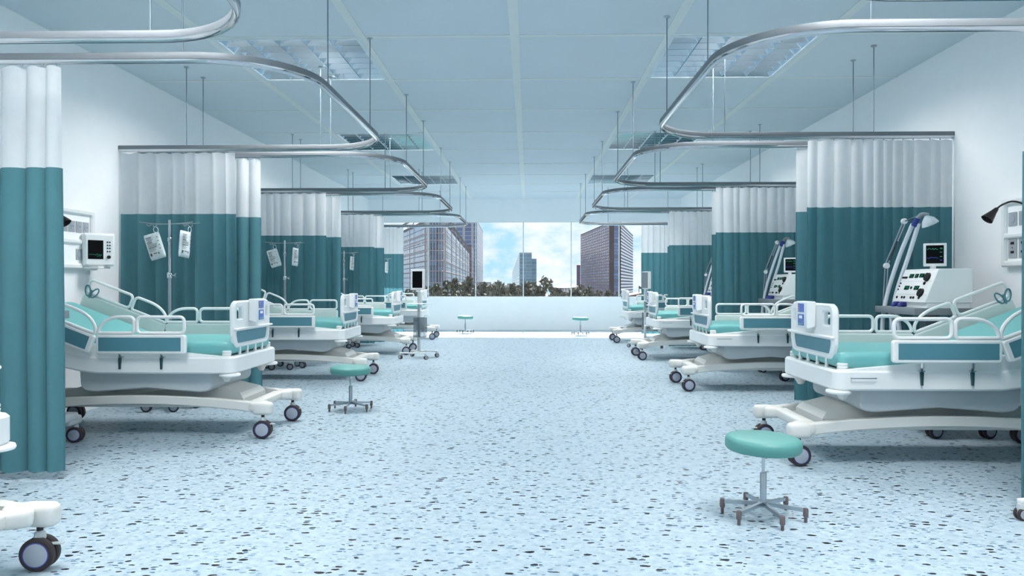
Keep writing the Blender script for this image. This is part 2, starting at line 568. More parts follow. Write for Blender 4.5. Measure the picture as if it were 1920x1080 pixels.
for sx, k in FIX:
    o = fx0 if first else copy_tree(fx0)
    first = False
    x0, x1, y0, y1 = fix_rect(sx, k)
    o.location = ((x0 + x1) / 2, (y0 + y1) / 2, HC)
    side = 'left' if sx < 0 else 'right'
    desc = {-1: 'largest', 2: 'middle-sized', 5: 'smallest and farthest', -4: 'out of frame above the camera', -7: 'out of frame behind the camera'}[k]
    tag(o, 'square grey louvred ceiling light, %s of those on the %s of the ceiling' % (desc, side) if k >= -1 else
        'square louvred ceiling light on the %s, %s' % (side, desc), 'ceiling light', 'louvred ceiling lights')

# ================================================================== bays
# a bay frame: a = from the foot end of the bed towards the wall, b = across; left bays look one way, right bays are turned round
P = 3.33
LBX, LBY = -2.245, 5.99
RBX, RBY = 1.965, 5.22
def bay_origin(side, i):
    return (LBX, LBY + (i - 1) * P) if side == 'L' else (RBX, RBY + (i - 1) * P)
def bayrot(side):
    return pi if side == 'L' else 0.0
# objects are modelled with x = a, y = b : for the right side X = RBX + a, Y = RBY + b; for the left X = LBX - a, Y = LBY - b

def place(o, side, i, a=0, b=0, z=0, rz=0):
    ox, oy = bay_origin(side, i)
    s = -1 if side == 'L' else 1
    o.location = (ox + s * a, oy + s * b, z)
    o.rotation_euler = (0, 0, bayrot(side) + rz)
    return o

WALLA = {'L': (-LBX and (LBX - XL)), 'R': (XR - RBX)}
POSW = {'L': {0: 'nearest', 1: 'second', 2: 'third', 3: 'fourth', 4: 'fifth and farthest'}, 'R': {0: 'nearest', 1: 'first', 2: 'second', 3: 'third', 4: 'fourth and farthest'}}
SW = {'L': 'left', 'R': 'right'}

# ---------------------------------------------------------------- curtain track
TZ0, TZ1 = 2.54, 2.605
def make_track(side, i, legp, legm, rods):
    wa = WALLA[side]
    t = empty('curtain_track')
    place(t, side, i)
    tip = -0.825
    path = fillet([(wa, legp, 0), (tip, legp, 0), (tip, legm, 0), (wa, legm, 0)], 0.62, 14, closed=False)
    # sweep the profile
    prof = [(-0.019, 0.065), (0.019, 0.065), (0.021, 0.060), (0.021, 0.026), (0.018, 0.014), (0.011, 0.004), (0, 0.0),
            (-0.011, 0.004), (-0.018, 0.014), (-0.021, 0.026), (-0.021, 0.060)]
    m = MB()
    vs = []; fs = []
    n = len(path); k = len(prof)
    for q in range(n):
        a = path[max(0, q - 1)]; b = path[min(n - 1, q + 1)]
        tt = (b - a).normalized()
        nn = Vector((-tt.y, tt.x, 0))
        for (u, h) in prof:
            vs.append(path[q] + nn * u + Vector((0, 0, TZ0 + h)))
    mis = []
    for q in range(n - 1):
        for j in range(k):
            j2 = (j + 1) % k
            fs.append((q * k + j, q * k + j2, (q + 1) * k + j2, (q + 1) * k + j))
            mis.append(0 if j in (0, 1, 2, 9, 10) else 1)
    fs.append(tuple(range(k))); fs.append(tuple((n - 1) * k + j for j in range(k)))
    mis += [0, 0]
    m.v = vs; m.f = fs; m.mi = mis
    m.build('rail', [M['railgrey'], M['chrome']], t)
    for (a, b) in rods:
        r = MB().tube([(a, b, TZ1 - 0.002), (a, b, HC - 0.004)], 0.0048, 8).build('hanger_rod', M['rod'], t)
        MB().lathe([(0.012, HC - 0.016), (0.024, HC - 0.010), (0.026, HC - 0.005)], (a, b, 0), 14).build('ceiling_disc', M['steel'], r)
    return t

LEG = {'L': (1.58, -1.37), 'R': (1.63, -1.27)}
for side in 'LR':
    lp, lm = LEG[side]
    rods = [(-0.14, lp), (1.23, lp), (-0.14, lm), (1.23, lm), (-0.825, 0.84), (-0.825, -0.535)]
    for i in range(0, 5):
        t = make_track(side, i, lp, lm, rods)
        if i == 0:
            lab = 'chrome U-shaped curtain track cut off by the top %s edge, nearest the camera' % SW[side]
        else:
            lab = 'chrome U-shaped curtain track over the %s bed of the %s row' % (
                {'L': {1: 'second', 2: 'third', 3: 'fourth', 4: 'farthest'}, 'R': {1: 'nearest', 2: 'second', 3: 'third', 4: 'farthest'}}[side][i], SW[side])
        tag(t, lab, 'curtain track', 'ceiling-hung curtain tracks')

# ---------------------------------------------------------------- curtains
def make_curtain(side, i, b0, a0, out, seed, lam, amp):
    """out = +1/-1: direction the folds bulge"""
    rnd = random.Random(seed)
    wa = WALLA[side] - 0.02
    t = empty('privacy_curtain')
    place(t, side, i)
    # fold boundaries
    edges = [a0]
    while edges[-1] < wa - lam * 0.6:
        edges.append(edges[-1] + lam * rnd.uniform(0.62, 1.35))
    edges[-1] = wa
    pts = []
    for q in range(len(edges) - 1):
        w = edges[q + 1] - edges[q]
        A = amp * (0.55 + 0.45 * min(1.6, w / lam)) * rnd.uniform(0.75, 1.15)
        nn = 9
        for s in range(nn):
            f = s / nn
            # lobes: fat rounded bulge with tight valleys
            bul = sin(pi * f) ** 0.62 if 0 < f < 1 else 0
            pts.append((edges[q] + w * f, A * bul, rnd.random()))
    pts.append((edges[-1], 0, 0.5))
    ph = [rnd.uniform(0, 6.28) for _ in range(4)]
    def strip(z0, z1, nz, thick_pinch):
        m = MB(); vs = []; fs = []
        N = len(pts)
        for k in range(nz + 1):
            z = z0 + (z1 - z0) * k / nz
            g = (z - 0.05) / 2.48
            for (a, d, r) in pts:
                dd = d * (1.0 - 0.45 * g ** 3) + 0.008 * sin(a * 9 + ph[0] + g * 2.0) + 0.006 * sin(a * 23 + ph[1] - g * 1.5) * (1 - g)
                aa = a + 0.010 * sin(g * 3 + ph[2] + a * 5) * (1 - g)
                if thick_pinch and k == nz: z2 = z - 0.012 * (0.5 + 0.5 * cos(a / lam * 2 * pi))
                else: z2 = z
                vs.append((aa, b0 + out * (dd - amp * 0.4), z2))
        for k in range(nz):
            for q in range(N - 1):
                fs.append((k * N + q, k * N + q + 1, (k + 1) * N + q + 1, (k + 1) * N + q))
        m.add(vs, fs)
        return m
    lo = strip(0.05, 1.91, 10, False).build('lower_panel', M['curtain'], t, ang=80)
    up = strip(1.91, 2.535, 4, True).build('upper_mesh_panel', M['curtop'], t, ang=80)
    # hem on the free edge
    hm = MB()
    hm.tube([(a0 + 0.010 * sin(g * 3 + ph[2] + a0 * 5) * (1 - g), b0 + out * (0.008 * sin(a0 * 9 + ph[0] + g * 2.0) + 0.006 * sin(a0 * 23 + ph[1] - g * 1.5) * (1 - g) - amp * 0.4), 0.052 + 1.855 * g / 0.75) for g in [q * 0.075 for q in range(11)]], 0.005, 6)
    hm.build('edge_hem', M['curtain'], t)
    for q in range(len(edges) - 1):
        a = edges[q] + 0.01
        MB().tube([(a, b0, 2.53), (a, b0, 2.548)], 0.006, 6).build('hook', M['steel'], t)
    return t
for i in range(1, 5):
    for side in 'LR':
        lp, lm = LEG[side]
        pw = {'L': {1: 'second', 2: 'third', 3: 'fourth', 4: 'farthest'}, 'R': {1: 'nearest', 2: 'second', 3: 'third', 4: 'farthest'}}[side][i]
        cB = make_curtain(side, i, lp, 0.62, 1, 100 * i + 7 + (side == 'R'), 0.122, 0.056)
        cA = make_curtain(side, i, lm, 0.73 if side == 'L' else 0.68, -1, 100 * i + 37 + (side == 'R'), 0.140, 0.034)
        nB = 'near' if side == 'L' else 'far'
        nA = 'far' if side == 'L' else 'near'
        tag(cB, 'teal and white privacy curtain on the %s side of the %s %s-row bed' % (nB, pw, SW[side]), 'curtain', 'two-tone privacy curtains')
        tag(cA, 'teal and white privacy curtain on the %s side of the %s %s-row bed' % (nA, pw, SW[side]), 'curtain', 'two-tone privacy curtains')
        if side == 'L' and i == 1: cB['label'] = 'teal and white curtain cut by the left edge of the photo, largest'
        if side == 'R' and i == 1: cA['label'] = 'thin teal sliver of curtain at the right edge of the photo'

# ---------------------------------------------------------------- casters
def twin_caster(parent, x, y, ztop, r=0.07, w=0.03, gap=0.012, rot=0.0, pedal=1, name='caster', ring=True, simple=False):
    Mx = Matrix.Rotation(rot, 4, 'Z')
    def T(v): return (Mx @ Vector(v)) + Vector((x, y, 0))
    c = MB()
    c.lathe([(0.013, 2 * r - 0.01), (0.013, ztop + 0.01)], (0, 0, 0), 12)
    c.map(T)
    yk = MB()
    yk.lathe([(0.020, 2 * r - 0.02), (0.024, 2 * r - 0.005), (0.020, 2 * r + 0.018), (0.013, 2 * r + 0.024)], (0, 0, 0), 14)
    yk.tube([(0, 0, 2 * r - 0.015), (-0.006, 0, r + 0.02), (0, 0, r)], gap * 0.9, 8)
    yk.map(T)
    fork = yk.build(name, M['greyplast'], parent)
    c.build('stem', M['black'], fork)
    # hood between the wheels
    for s in (-1, 1):
        yo = s * (gap / 2 + w / 2)
        ti = MB()
        e = 0.006
        ti.lathe([(r * 0.70, -w / 2), (r - e, -w / 2), (r, -w / 2 + e), (r, w / 2 - e), (r - e, w / 2), (r * 0.70, w / 2)], (0, yo, r), 28, 'Y')
        ti.map(T)
        tire = ti.build('wheel', M['tire'], fork)
        if not simple:
            h = MB()
            h.m = 0
            h.lathe([(r * 0.66, -w / 2 - 0.002), (r * 0.69, -w / 2 - 0.001), (r * 0.69, w / 2 + 0.001), (r * 0.66, w / 2 + 0.002)], (0, yo, r), 28, 'Y')
            if ring:
                h.m = 1
                for q in (-1, 1):
                    pts = [(cos(a) * r * 0.72, yo + q * (w / 2 + 0.0005), r + sin(a) * r * 0.72) for a in [2 * pi * k / 28 for k in range(28)]]
                    h.tube(pts, 0.0022, 5, closed=True)
            h.map(T)
            h.build('hub_cap', [M['hub'], M['ring']], fork)
    if pedal:
        pd = MB()
        pd.b2(0.02, 0.02 + 0.075, -0.012, 0.012, 2 * r - 0.035, 2 * r - 0.028, 0.003)
        pd.tube([(0.0, 0, r + 0.01), (0.045, 0, 2 * r - 0.035)], 0.006, 6)
        pd.map(lambda v: T((v.x * pedal, v.y, v.z)))
        pd.build('brake_pedal', M['greyplast'], fork)
    return fork

# ---------------------------------------------------------------- hospital bed
HB = R(21)
PIV = (1.06, 0.70)
def smoothramp(t, w):
    # 0 for t<-w, t for t>w, smooth between
    if t <= -w: return 0.0
    if t >= w: return t
    return (t + w) ** 2 / (4 * w)
def bend(v, a0, ang, w=0.10):
    d = smoothramp(v.x - a0, w)
    return Vector((v.x - d * (1 - cos(ang)), v.y, v.z + d * sin(ang)))

def side_rail(bed, sgn, head):
    """sgn = sign of b (outer side); head: tilted head section"""
    zo = -0.028 if sgn > 0 else 0.0
    yb = sgn * 0.53
    L0, L1 = (0.34, 1.025) if not head else (0.0, 0.80)
    z0, z1, zt = 0.697 + zo, 0.842 + zo, 0.978 + zo
    def mp(u, v, d):
        x, z = u, v
        if head:
            # local: u from the joint, v absolute height; rotate about the pivot
            du, dv = u, v - PIV[1]
            x = PIV[0] + du * cos(HB) - dv * sin(HB) + 0.012
            z = PIV[1] + du * sin(HB) + dv * cos(HB)
        return (x, yb + d * sgn, z)
    m = MB()
    outer = rrect(L0, L1, z0, z1, 0.022)
    m.plate([outer], -0.018, 0.018, mp, 0.007)
    # tubes
    mid = (L0 + L1) / 2 + (0.045 if not head else -0.04)
    def rect_loop(u0, u1):
        return fillet([(u0 + 0.012, z1 + 0.012), (u1 - 0.012, z1 + 0.012), (u1 - 0.012, zt - 0.002), (u0 + 0.012, zt - 0.002)], 0.034, 5)
    def curve_loop(u0, u1, flip):
        # flat top near the joint with the other loop, falling to a point at the far end
        w = u1 - u0
        pts = [(0.012, z1 + 0.012), (w - 0.012, z1 + 0.012)]
        H = zt - z1 - 0.014
        for q in range(1, 9):
            a = (pi / 2) * q / 8
            pts.append((w - 0.012 - (w * 0.56) * (1 - cos(a)), z1 + 0.012 + H * sin(a)))
        pts.append((0.012, zt - 0.002))
        rr = [0.02, 0.012] + [0] * 8 + [0.034]
        P2 = fillet(pts, rr, 4)
        if flip: P2 = [Vector((w - p.x, p.y)) for p in P2]
        return [Vector((p.x + u0, p.y)) for p in P2]
    if not head:
        loops = [rect_loop(L0 + 0.003, mid), curve_loop(mid, L1, False)]
    else:
        loops = [curve_loop(L0, mid, True), rect_loop(mid, L1)]
    for lp in loops:
        m.tube([mp(p.x, p.y, 0) for p in lp], 0.0125, 8, closed=True)
    rail = m.build('side_rail', M['plastic'], bed)
    # inset outer panel
    pn = MB()
    pn.plate([rrect(L0 + 0.034, L1 - 0.022, z0 + 0.022, z1 - 0.020, 0.002, 2)], 0.012, 0.0195, mp)
    pn.build('rail_panel', M['teal'], rail)
    pi_ = MB()
    pi_.plate([rrect(L0 + 0.012, L1 - 0.012, z0 + 0.012, z1 - 0.012, 0.01, 3)], -0.020, -0.016, mp)
    pi_.build('inner_panel', M['plastic_in'], rail)
    if not head:
        for a in (0.535, 0.855):
            br = MB()
            br.tube([(a, yb, z0 + 0.01), (a, yb - sgn * 0.004, 0.668), (a + 0.012, sgn * 0.495, 0.650), (a + 0.012, sgn * 0.487, 0.640)], 0.009, 8)
            br.b2(a - 0.012, a + 0.022, sgn * 0.50 - 0.02, sgn * 0.50 + 0.008, 0.640, 0.646, 0.001)
            br.build('hinge', M['chrome'], bed)
            lv = MB()
            lv.plate([fillet([(a + 0.004, 0.636), (a + 0.026, 0.636), (a + 0.023, 0.548), (a + 0.009, 0.548)], 0.004, 3)], 0.484, 0.500,
                     lambda u, v, d: (u, sgn * d, v), 0.002)
            lv.build('release_lever', M['tealdark'], bed)
    else:
        # teal twin-loop grip standing on the box at the head end
        g = MB()
        cu, cv = 0.735, z1 + 0.03
        for q in (-1, 1):
            pts = []
            for k in range(16):
                a = 2 * pi * k / 16
                rx = 0.026 + 0.006 * cos(a)
                u = cu + q * (0.034 + 0.024 * cos(a) + 0.016 * sin(a))
                v = cv + 0.047 * sin(a) + 0.006
                pts.append(mp(u, v - abs(u - cu) * 0.1, -0.02))
            g.tube(pts, 0.0065, 6, closed=True)
        g.tube([mp(cu, cv - 0.055, -0.02), mp(cu, cv + 0.02, -0.02)], 0.008, 6)
        g.build('position_handle', M['tealgrip'], bed)

def make_bed():
    t = empty('hospital_bed')
    # deck frame: plan outline with rounded foot corners, head part bent up a little
    fr = MB()
    xs_ = [0.0, 0.0, 0.12]
    outline = [(0.0, -0.485)] + [(0.10 + k * 0.12, -0.485) for k in range(1, 16)] + [(1.92, -0.46), (1.92, 0.46)] + \
              [(0.10 + k * 0.12, 0.485) for k in range(15, 0, -1)] + [(0.0, 0.485)]
    oc = fillet(outline, [0.075] + [0] * 15 + [0.02, 0.02] + [0] * 15 + [0.075], 5)
    # split long polygon ends: use a ring solid with an opening
    inner = [Vector((min(max(p.x, 0.10), 1.84), max(min(p.y, 0.38), -0.38))) for p in [Vector(q) for q in
             [(0.10, -0.38)] + [(0.22 + k * 0.12, -0.38) for k in range(0, 13)] + [(1.84, -0.38), (1.84, 0.38)] + [(0.22 + k * 0.12, 0.38) for k in range(12, -1, -1)] + [(0.10, 0.38)]]]
    fr.plate([oc, inner], 0.512, 0.640, lambda u, v, d: (u, v, d), 0.012)
    # stiff deck plate
    dk = MB()
    dk.b2(0.05, 0.5, -0.42, 0.42, 0.600, 0.635); dk.b2(0.5, 1.06, -0.42, 0.42, 0.600, 0.635); dk.b2(1.06, 1.5, -0.42, 0.42, 0.60, 0.635); dk.b2(1.5, 1.88, -0.42, 0.42, 0.60, 0.635)
    fr.map(lambda v: bend(v, 1.12, R(13)))
    fr.build('deck_frame', M['plastic'], t)
    dk.map(lambda v: bend(v, 1.10, R(13.5)))
    dk.build('mattress_deck', M['tealdark'], t)
    # mattress
    mt = MB()
    ML0, ML1, MW, MT = 0.045, 1.90, 0.445, 0.112
    NS = 40
    ring = []
    rr = 0.042
    prof = fillet([(-MW, 0), (MW, 0), (MW, MT), (-MW, MT)], rr, 6)
    # denser section with a seam groove
    sec = []
    for k in range(len(prof)):
        a, b = prof[k], prof[(k + 1) % len(prof)]
        L_ = (b - a).length
        nn = max(1, int(L_ / 0.03))
        for q in range(nn): sec.append(a.lerp(b, q / nn))
    K = len(sec)
    vs = []; fs = []
    stations = [0.0, 0.006, 0.02, 0.045, 0.08] + [0.08 + (ML1 - ML0 - 0.16) * q / NS for q in range(1, NS)] + [ML1 - ML0 - 0.08, ML1 - ML0 - 0.045, ML1 - ML0 - 0.02, ML1 - ML0 - 0.006, ML1 - ML0]
    tot = ML1 - ML0
    for s_ in stations:
        e = min(s_, tot - s_)
        k_ = 0.0 if e >= 0.08 else (1 - sqrt(max(0, 1 - ((0.08 - e) / 0.08) ** 2)))
        wsc = 1 - 0.10 * k_
        for p in sec:
            y = p.x * wsc
            hz = p.y - MT / 2
            z = MT / 2 + hz * (1 - 0.62 * k_)
            # seam crease low on the side, gentle bagging
            if abs(p.x) > MW - 0.004 and abs(p.y - MT * 0.5) < 0.012:
                y *= 1 - 0.010
            if p.y > MT * 0.9: z += 0.004 * sin(s_ * 9) * cos(p.x * 5)
            vs.append((ML0 + s_, y, 0.642 + z))
    n_ = len(stations)
    for q in range(n_ - 1):
        for k in range(K):
            k2 = (k + 1) % K
            fs.append((q * K + k, q * K + k2, (q + 1) * K + k2, (q + 1) * K + k))
    fs.append(tuple(range(K))); fs.append(tuple((n_ - 1) * K + k for k in range(K)))
    mt.add(vs, fs)
    def mb_(v):
        # underside follows the deck, the top follows the raised backrest
        f = (v.z - 0.642) / MT
        lo = bend(v, 1.10, R(13.5)); hi = bend(v, 1.06, R(21), 0.12)
        return lo.lerp(hi, min(1, max(0, f * 1.35)))
    mt.map(mb_)
    mt.build('mattress', M['mattress'], t, ang=60)
    # footboard
    fb = MB()
    fmap = lambda u, v, d: (d, u, v)
    outl = fillet([(-0.355, 0.698), (0.355, 0.698), (0.390, 0.80), (0.390, 1.066), (-0.390, 1.066), (-0.390, 0.80)], [0.07, 0.07, 0.05, 0.07, 0.07, 0.05], 7)
    hl = [fillet([(s * 0.215, 0.925), (s * 0.330, 0.925), (s * 0.330, 1.010), (s * 0.215, 1.010)], 0.014, 3) for s in (-1, 1)]
    wn = fillet([(-0.312, 0.733), (0.312, 0.733), (0.338, 0.80), (0.338, 0.826), (-0.338, 0.826), (-0.338, 0.80)], [0.045, 0.045, 0.02, 0.012, 0.012, 0.02], 4)
    fb.plate([outl, hl[0], hl[1], wn], 0.030, 0.072, fmap, 0.012)
    fo = fb.build('footboard', M['plastic'], t)
    pm = MB(); pm.plate([[(p.x, p.y) for p in wn]], 0.044, 0.060, fmap)
    pm.build('footboard_panel', M['teal'], fo)
    br = MB(); br.box((0.022, 0, 0.845), (0.030, 0.80, 0.018), 0.008, 3)
    br.build('footboard_bar', M['plastic'], fo)
    for y in (-0.24, -0.085, 0.085, 0.24):
        MB().lathe([(0.0135, 0.632), (0.0125, 0.66), (0.0125, 0.71)], (0.050, y, 0), 12).build('post', M['plastic'], t)
    cb = MB()
    cb.plate([fillet([(0.030, 0.90), (-0.035, 0.885), (-0.035, 1.075), (0.030, 1.078)], 0.010, 3)], -0.105, 0.105, lambda u, v, d: (u, d, v), 0.006)
    cbo = cb.build('control_panel', M['plastic'], fo)
    sc = MB()
    def fc(y0, y1, z0, z1, mi, dd=0.0):
        sc.m = mi
        sc.b2(-0.0385 - dd, -0.030, y0, y1, z0, z1)
    fc(-0.052, 0.052, 1.000, 1.060, 0); fc(-0.052, 0.052, 0.905, 0.985, 0)
    fc(-0.030, 0.030, 0.955, 0.976, 1, 0.001)
    for k in range(3): fc(0.024, 0.044, 1.008 + k * 0.017, 1.018 + k * 0.017, 3, 0.001)
    for k in range(4): fc(-0.040 + k * 0.022, -0.028 + k * 0.022, 0.912, 0.922, 2, 0.001)
    sc.build('display', [M['scrblue'], M['lcd'], M['green'], M['tan']], cbo)
    # bumpers
    for s in (-1, 1):
        bp = MB()
        c = (0.075, s * 0.425, 0)
        bp.lathe([(0.034, 0.636), (0.034, 0.646), (0.029, 0.650), (0.034, 0.654), (0.034, 0.662), (0.029, 0.666), (0.034, 0.670), (0.034, 0.680), (0.028, 0.686)], c, 18)
        bp.build('corner_socket', M['plastic'], t)
        b2 = MB(); b2.lathe([(0.050, 0.484), (0.076, 0.488), (0.080, 0.498), (0.076, 0.508), (0.050, 0.513)], (0.055, s * 0.415, 0), 24)
        b2.build('bumper', M['plastic'], t)
        b3 = MB(); b3.lathe([(0.020, 0.44), (0.045, 0.485), (0.05, 0.512)], (0.10, s * 0.37, 0), 14)
        b3.build('bumper_bracket', M['warm'], t)
    # thin grey handle on one side
    h = MB(); h.tube(fillet([(0.105, -0.480, 0.594), (0.105, -0.502, 0.594), (0.262, -0.502, 0.594), (0.262, -0.480, 0.594)], 0.006, 3, False), 0.0035, 6)
    h.build('frame_handle', M['steel'], t)
    for sgn in (-1, 1):
        side_rail(t, sgn, False)
        side_rail(t, sgn, True)
    # tub under the deck
    tb = MB()
    prof = fillet([(0.20, 0.53), (0.20, 0.372), (0.30, 0.360), (0.715, 0.392), (1.12, 0.360), (1.235, 0.372), (1.235, 0.53)], [0, 0.075, 0.03, 0.1, 0.03, 0.075, 0], 6, False)
    tb.plate([[(p.x, p.y) for p in prof]], -0.40, 0.40, lambda u, v, d: (u, d, v), 0.010)
    tb.build('under_cover', M['greyplast'], t)
    # lift shroud
    sh = MB()
    prof = [(0.02, 0.235), (0.02, 0.288), (0.055, 0.330), (0.30, 0.40), (0.42, 0.47), (0.44, 0.52), (1.14, 0.52), (1.16, 0.47), (1.26, 0.40), (1.50, 0.33), (1.54, 0.288), (1.54, 0.235)]
    vs = []; fs = []
    for (x, z) in prof:
        w = 0.245 - max(0, (z - 0.288)) * 0.55
        vs += [(x, -w, z), (x, w, z)]
    n_ = len(prof)
    for k in range(n_):
        k2 = (k + 1) % n_
        fs.append((2 * k, 2 * k + 1, 2 * k2 + 1, 2 * k2))
    fs.append(tuple(2 * k for k in range(n_))); fs.append(tuple(2 * k + 1 for k in range(n_)))
    sh.add(vs, fs)
    sh.build('lift_shroud', M['warm'], t, ang=10)
    # base: two arched beams, cross bars and rounded end caps
    ba = MB()
    for s in (-1, 1):
        top = []; bot = []
        for k in range(25):
            a = -0.10 + 1.80 * k / 24
            g = sin(pi * (a + 0.10) / 1.80)
            top.append((a, 0.278 + 0.052 * g ** 0.8 * 1.0)); bot.append((a, 0.200 + 0.060 * g ** 0.8))
        ba.plate([top + bot[::-1]], 0.315, 0.375, lambda u, v, d, s=s: (u, s * d, v), 0.008)
        for ac in (-0.18, 1.78):
            ba.box((ac, s * 0.36, 0.232), (0.155, 0.085, 0.100), 0.030, 4)
            d = 0.06 if ac < 0 else -0.06
            ba.box((ac + d, s * 0.31, 0.240), (0.12, 0.16, 0.078), 0.026, 3, Matrix.Rotation(-s * (1 if ac < 0 else -1) * 0.55, 3, 'Z'))
    for ac in (-0.085, 1.69):
        ba.box((ac, 0, 0.243), (0.095, 0.56, 0.066), 0.016, 3)
    ba.b2(0.02, 1.54, -0.325, -0.23, 0.232, 0.250); ba.b2(0.02, 1.54, 0.23, 0.325, 0.232, 0.250)
    ba.build('base_frame', M['warm'], t)
    for s in (-1, 1):
        twin_caster(t, -0.18, s * 0.36, 0.188, rot=0.10, pedal=-1)
        twin_caster(t, 1.745, s * 0.36, 0.188, rot=-0.12, pedal=1)
    return t

bed0 = make_bed()
first = True
BED = {('L', 0): 'white hospital bed mostly cut off by the left edge, nearest the camera',
       ('L', 1): 'white hospital bed with raised head beside the largest left curtain, fullest view on left',
       ('L', 2): 'white hospital bed in the left row, directly behind the left foreground stool',
       ('L', 3): 'white hospital bed in the left row, its foot behind the mobile screen cart',
       ('L', 4): 'farthest white hospital bed in the left row, next to the window wall',
       ('R', 1): 'nearest white hospital bed on the right, cut by the right edge',
       ('R', 2): 'second white hospital bed from the camera in the right row',
       ('R', 3): 'third white hospital bed from the camera in the right row',
       ('R', 4): 'farthest white hospital bed in the right row, next to the window wall'}
for key, lab in BED.items():
    o = bed0 if first else copy_tree(bed0)
    first = False
    place(o, key[0], key[1])
    if key == ('L', 0): o.location.x += 0.012
    tag(o, lab, 'hospital bed', 'hospital beds in two rows')

# ---------------------------------------------------------------- iv stand
def make_iv():
    t = empty('iv_stand')
    b = MB()
    b.lathe([(0.055, 0.125), (0.060, 0.135), (0.055, 0.175), (0.028, 0.20), (0.022, 0.23)], (0, 0, 0), 20)
    for k in range(6):
        a = 2 * pi * k / 6 + 0.06
        c, s = cos(a), sin(a)
        b.tube([(0.03 * c, 0.03 * s, 0.155), (0.15 * c, 0.15 * s, 0.145), (0.235 * c, 0.235 * s, 0.125)], [0.028, 0.026, 0.022], 8)
        b.lathe([(0.036, 0.090), (0.042, 0.094), (0.042, 0.130), (0.030, 0.142)], (0.25 * c, 0.25 * s, 0), 14)
    b.build('base', M['greyplast'], t)
    for k in range(6):
        a = 2 * pi * k / 6 + 0.06
        twin_caster(t, 0.25 * cos(a), 0.25 * sin(a), 0.093, r=0.045, w=0.022, gap=0.010, rot=0.1 * k - 0.2, pedal=0, ring=False)
    MB().tube([(0, 0, 0.19), (0, 0, 1.29)], 0.0165, 12).build('lower_pole', M['steel'], t)
    MB().tube([(0, 0, 1.28), (0, 0, 1.815)], 0.0135, 12).build('upper_pole', M['chrome'], t)
    c = MB(); c.lathe([(0.024, 1.255), (0.026, 1.265), (0.026, 1.30), (0.020, 1.31)], (0, 0, 0), 14)
    c.tube([(0.02, 0, 1.28), (0.06, -0.01, 1.28)], 0.007, 6)
    for k in range(5):
        a = 2 * pi * k / 5
        c.tube([(0.062, -0.012, 1.28), (0.062, -0.012 + 0.018 * cos(a), 1.28 + 0.018 * sin(a))], 0.006, 6)
    c.build('clamp_knob', M['chrome'], t)
    c2 = MB(); c2.lathe([(0.018, 1.60), (0.020, 1.605), (0.020, 1.64), (0.016, 1.645)], (0, 0, 0), 14)
    c2.build('collar', M['steel'], t)
    for a in (0.28, 0.28 + pi, -0.30, pi - 0.30):
        d = Vector((cos(a), sin(a), 0))
        q = Vector((-d.y, d.x, 0))
        m = MB()
        pts = [Vector((0, 0, 1.775)) + d * 0.01, Vector((0, 0, 1.778)) + d * 0.14, Vector((0, 0, 1.785)) + d * 0.235, Vector((0, 0, 1.790)) + d * 0.270]
        m.tube(pts, 0.0042, 6)
        hk = [Vector((0, 0, 1.780)) + d * 0.155, Vector((0, 0, 1.765)) + d * 0.165, Vector((0, 0, 1.752)) + d * 0.180, Vector((0, 0, 1.757)) + d * 0.196, Vector((0, 0, 1.772)) + d * 0.204]
        m.tube(hk, 0.0038, 6)
        m.build('hook_arm', M['steel'], t)
    return t

def make_bag():
    """hangs below its origin (the hook point)"""
    t = empty('iv_bag')
    m = MB()
    w, h = 0.076, 0.255
    NX, NZ = 10, 16
    vs = []; fs = []
    for side in (-1, 1):
        for j in range(NZ + 1):
            v = j / NZ
            for i in range(NX + 1):
                u = -1 + 2 * i / NX
                ww = w * (1 - 0.07 * max(0, (0.12 - v) / 0.12) ** 1.5 - 0.10 * max(0, (v - 0.88) / 0.12) ** 1.5)
                thick = 0.020 * max(0, (1 - u ** 4)) * max(0, 1 - (2 * v - 1) ** 6) * (0.7 + 0.5 * v) + 0.0015
                vs.append((u * ww - 0.055, side * thick, -0.052 - v * h))
    K = (NX + 1) * (NZ + 1)
    for s in range(2):
        for j in range(NZ):
            for i in range(NX):
                a = s * K + j * (NX + 1) + i
                fs.append((a, a + 1, a + NX + 2, a + NX + 1))
    for j in range(NZ):
        for i in (0, NX):
            a = j * (NX + 1) + i
            fs.append((a, a + NX + 1, K + a + NX + 1, K + a))
    for i in range(NX):
        for j in (0, NZ):
            a = j * (NX + 1) + i
            fs.append((a, a + 1, K + a + 1, K + a))
    m.add(vs, fs)
    m.build('pouch', M['bag'], t, ang=60)
    lp = MB()
    lp.tube([(0.0 + 0.022 * cos(a), 0, -0.028 + 0.028 * sin(a)) for a in [2 * pi * k / 14 for k in range(14)]], 0.003, 6, closed=True)
    lp.build('hanging_loop', M['hose'], t)
    rr = random.Random(4)
    for side in (-1, 1):
        pt = MB()
        zz = -0.085
        for k in range(12):
            wl = rr.uniform(0.045, 0.09)
            x0 = -0.112
            pt.b2(x0, x0 + wl, side * 0.0215 - 0.001, side * 0.0215 + 0.001, zz - (0.0055 if k % 4 == 0 else 0.003), zz)
            if k % 3 == 1: pt.b2(-0.010, 0.003, side * 0.0215 - 0.001, side * 0.0215 + 0.001, zz - 0.006, zz)
            zz -= 0.0125
        pt.b2(-0.112, -0.095, side * 0.0235 - 0.001, side * 0.0235 + 0.001, zz - 0.034, zz - 0.008)
        pt.b2(-0.08, -0.045, side * 0.0235 - 0.001, side * 0.0235 + 0.001, zz - 0.018, zz - 0.010)
        pt.b2(-0.035, -0.025, side * 0.0235 - 0.001, side * 0.0235 + 0.001, zz - 0.028, zz - 0.010)
        pt.build('print', M['bagprint'], t, flat=True)
    return t
M['bag'] = mat('filled_drip_pouch', (205, 214, 216), 0.25, var=0.08, vscale=25, bump=0.25, bscale=22)

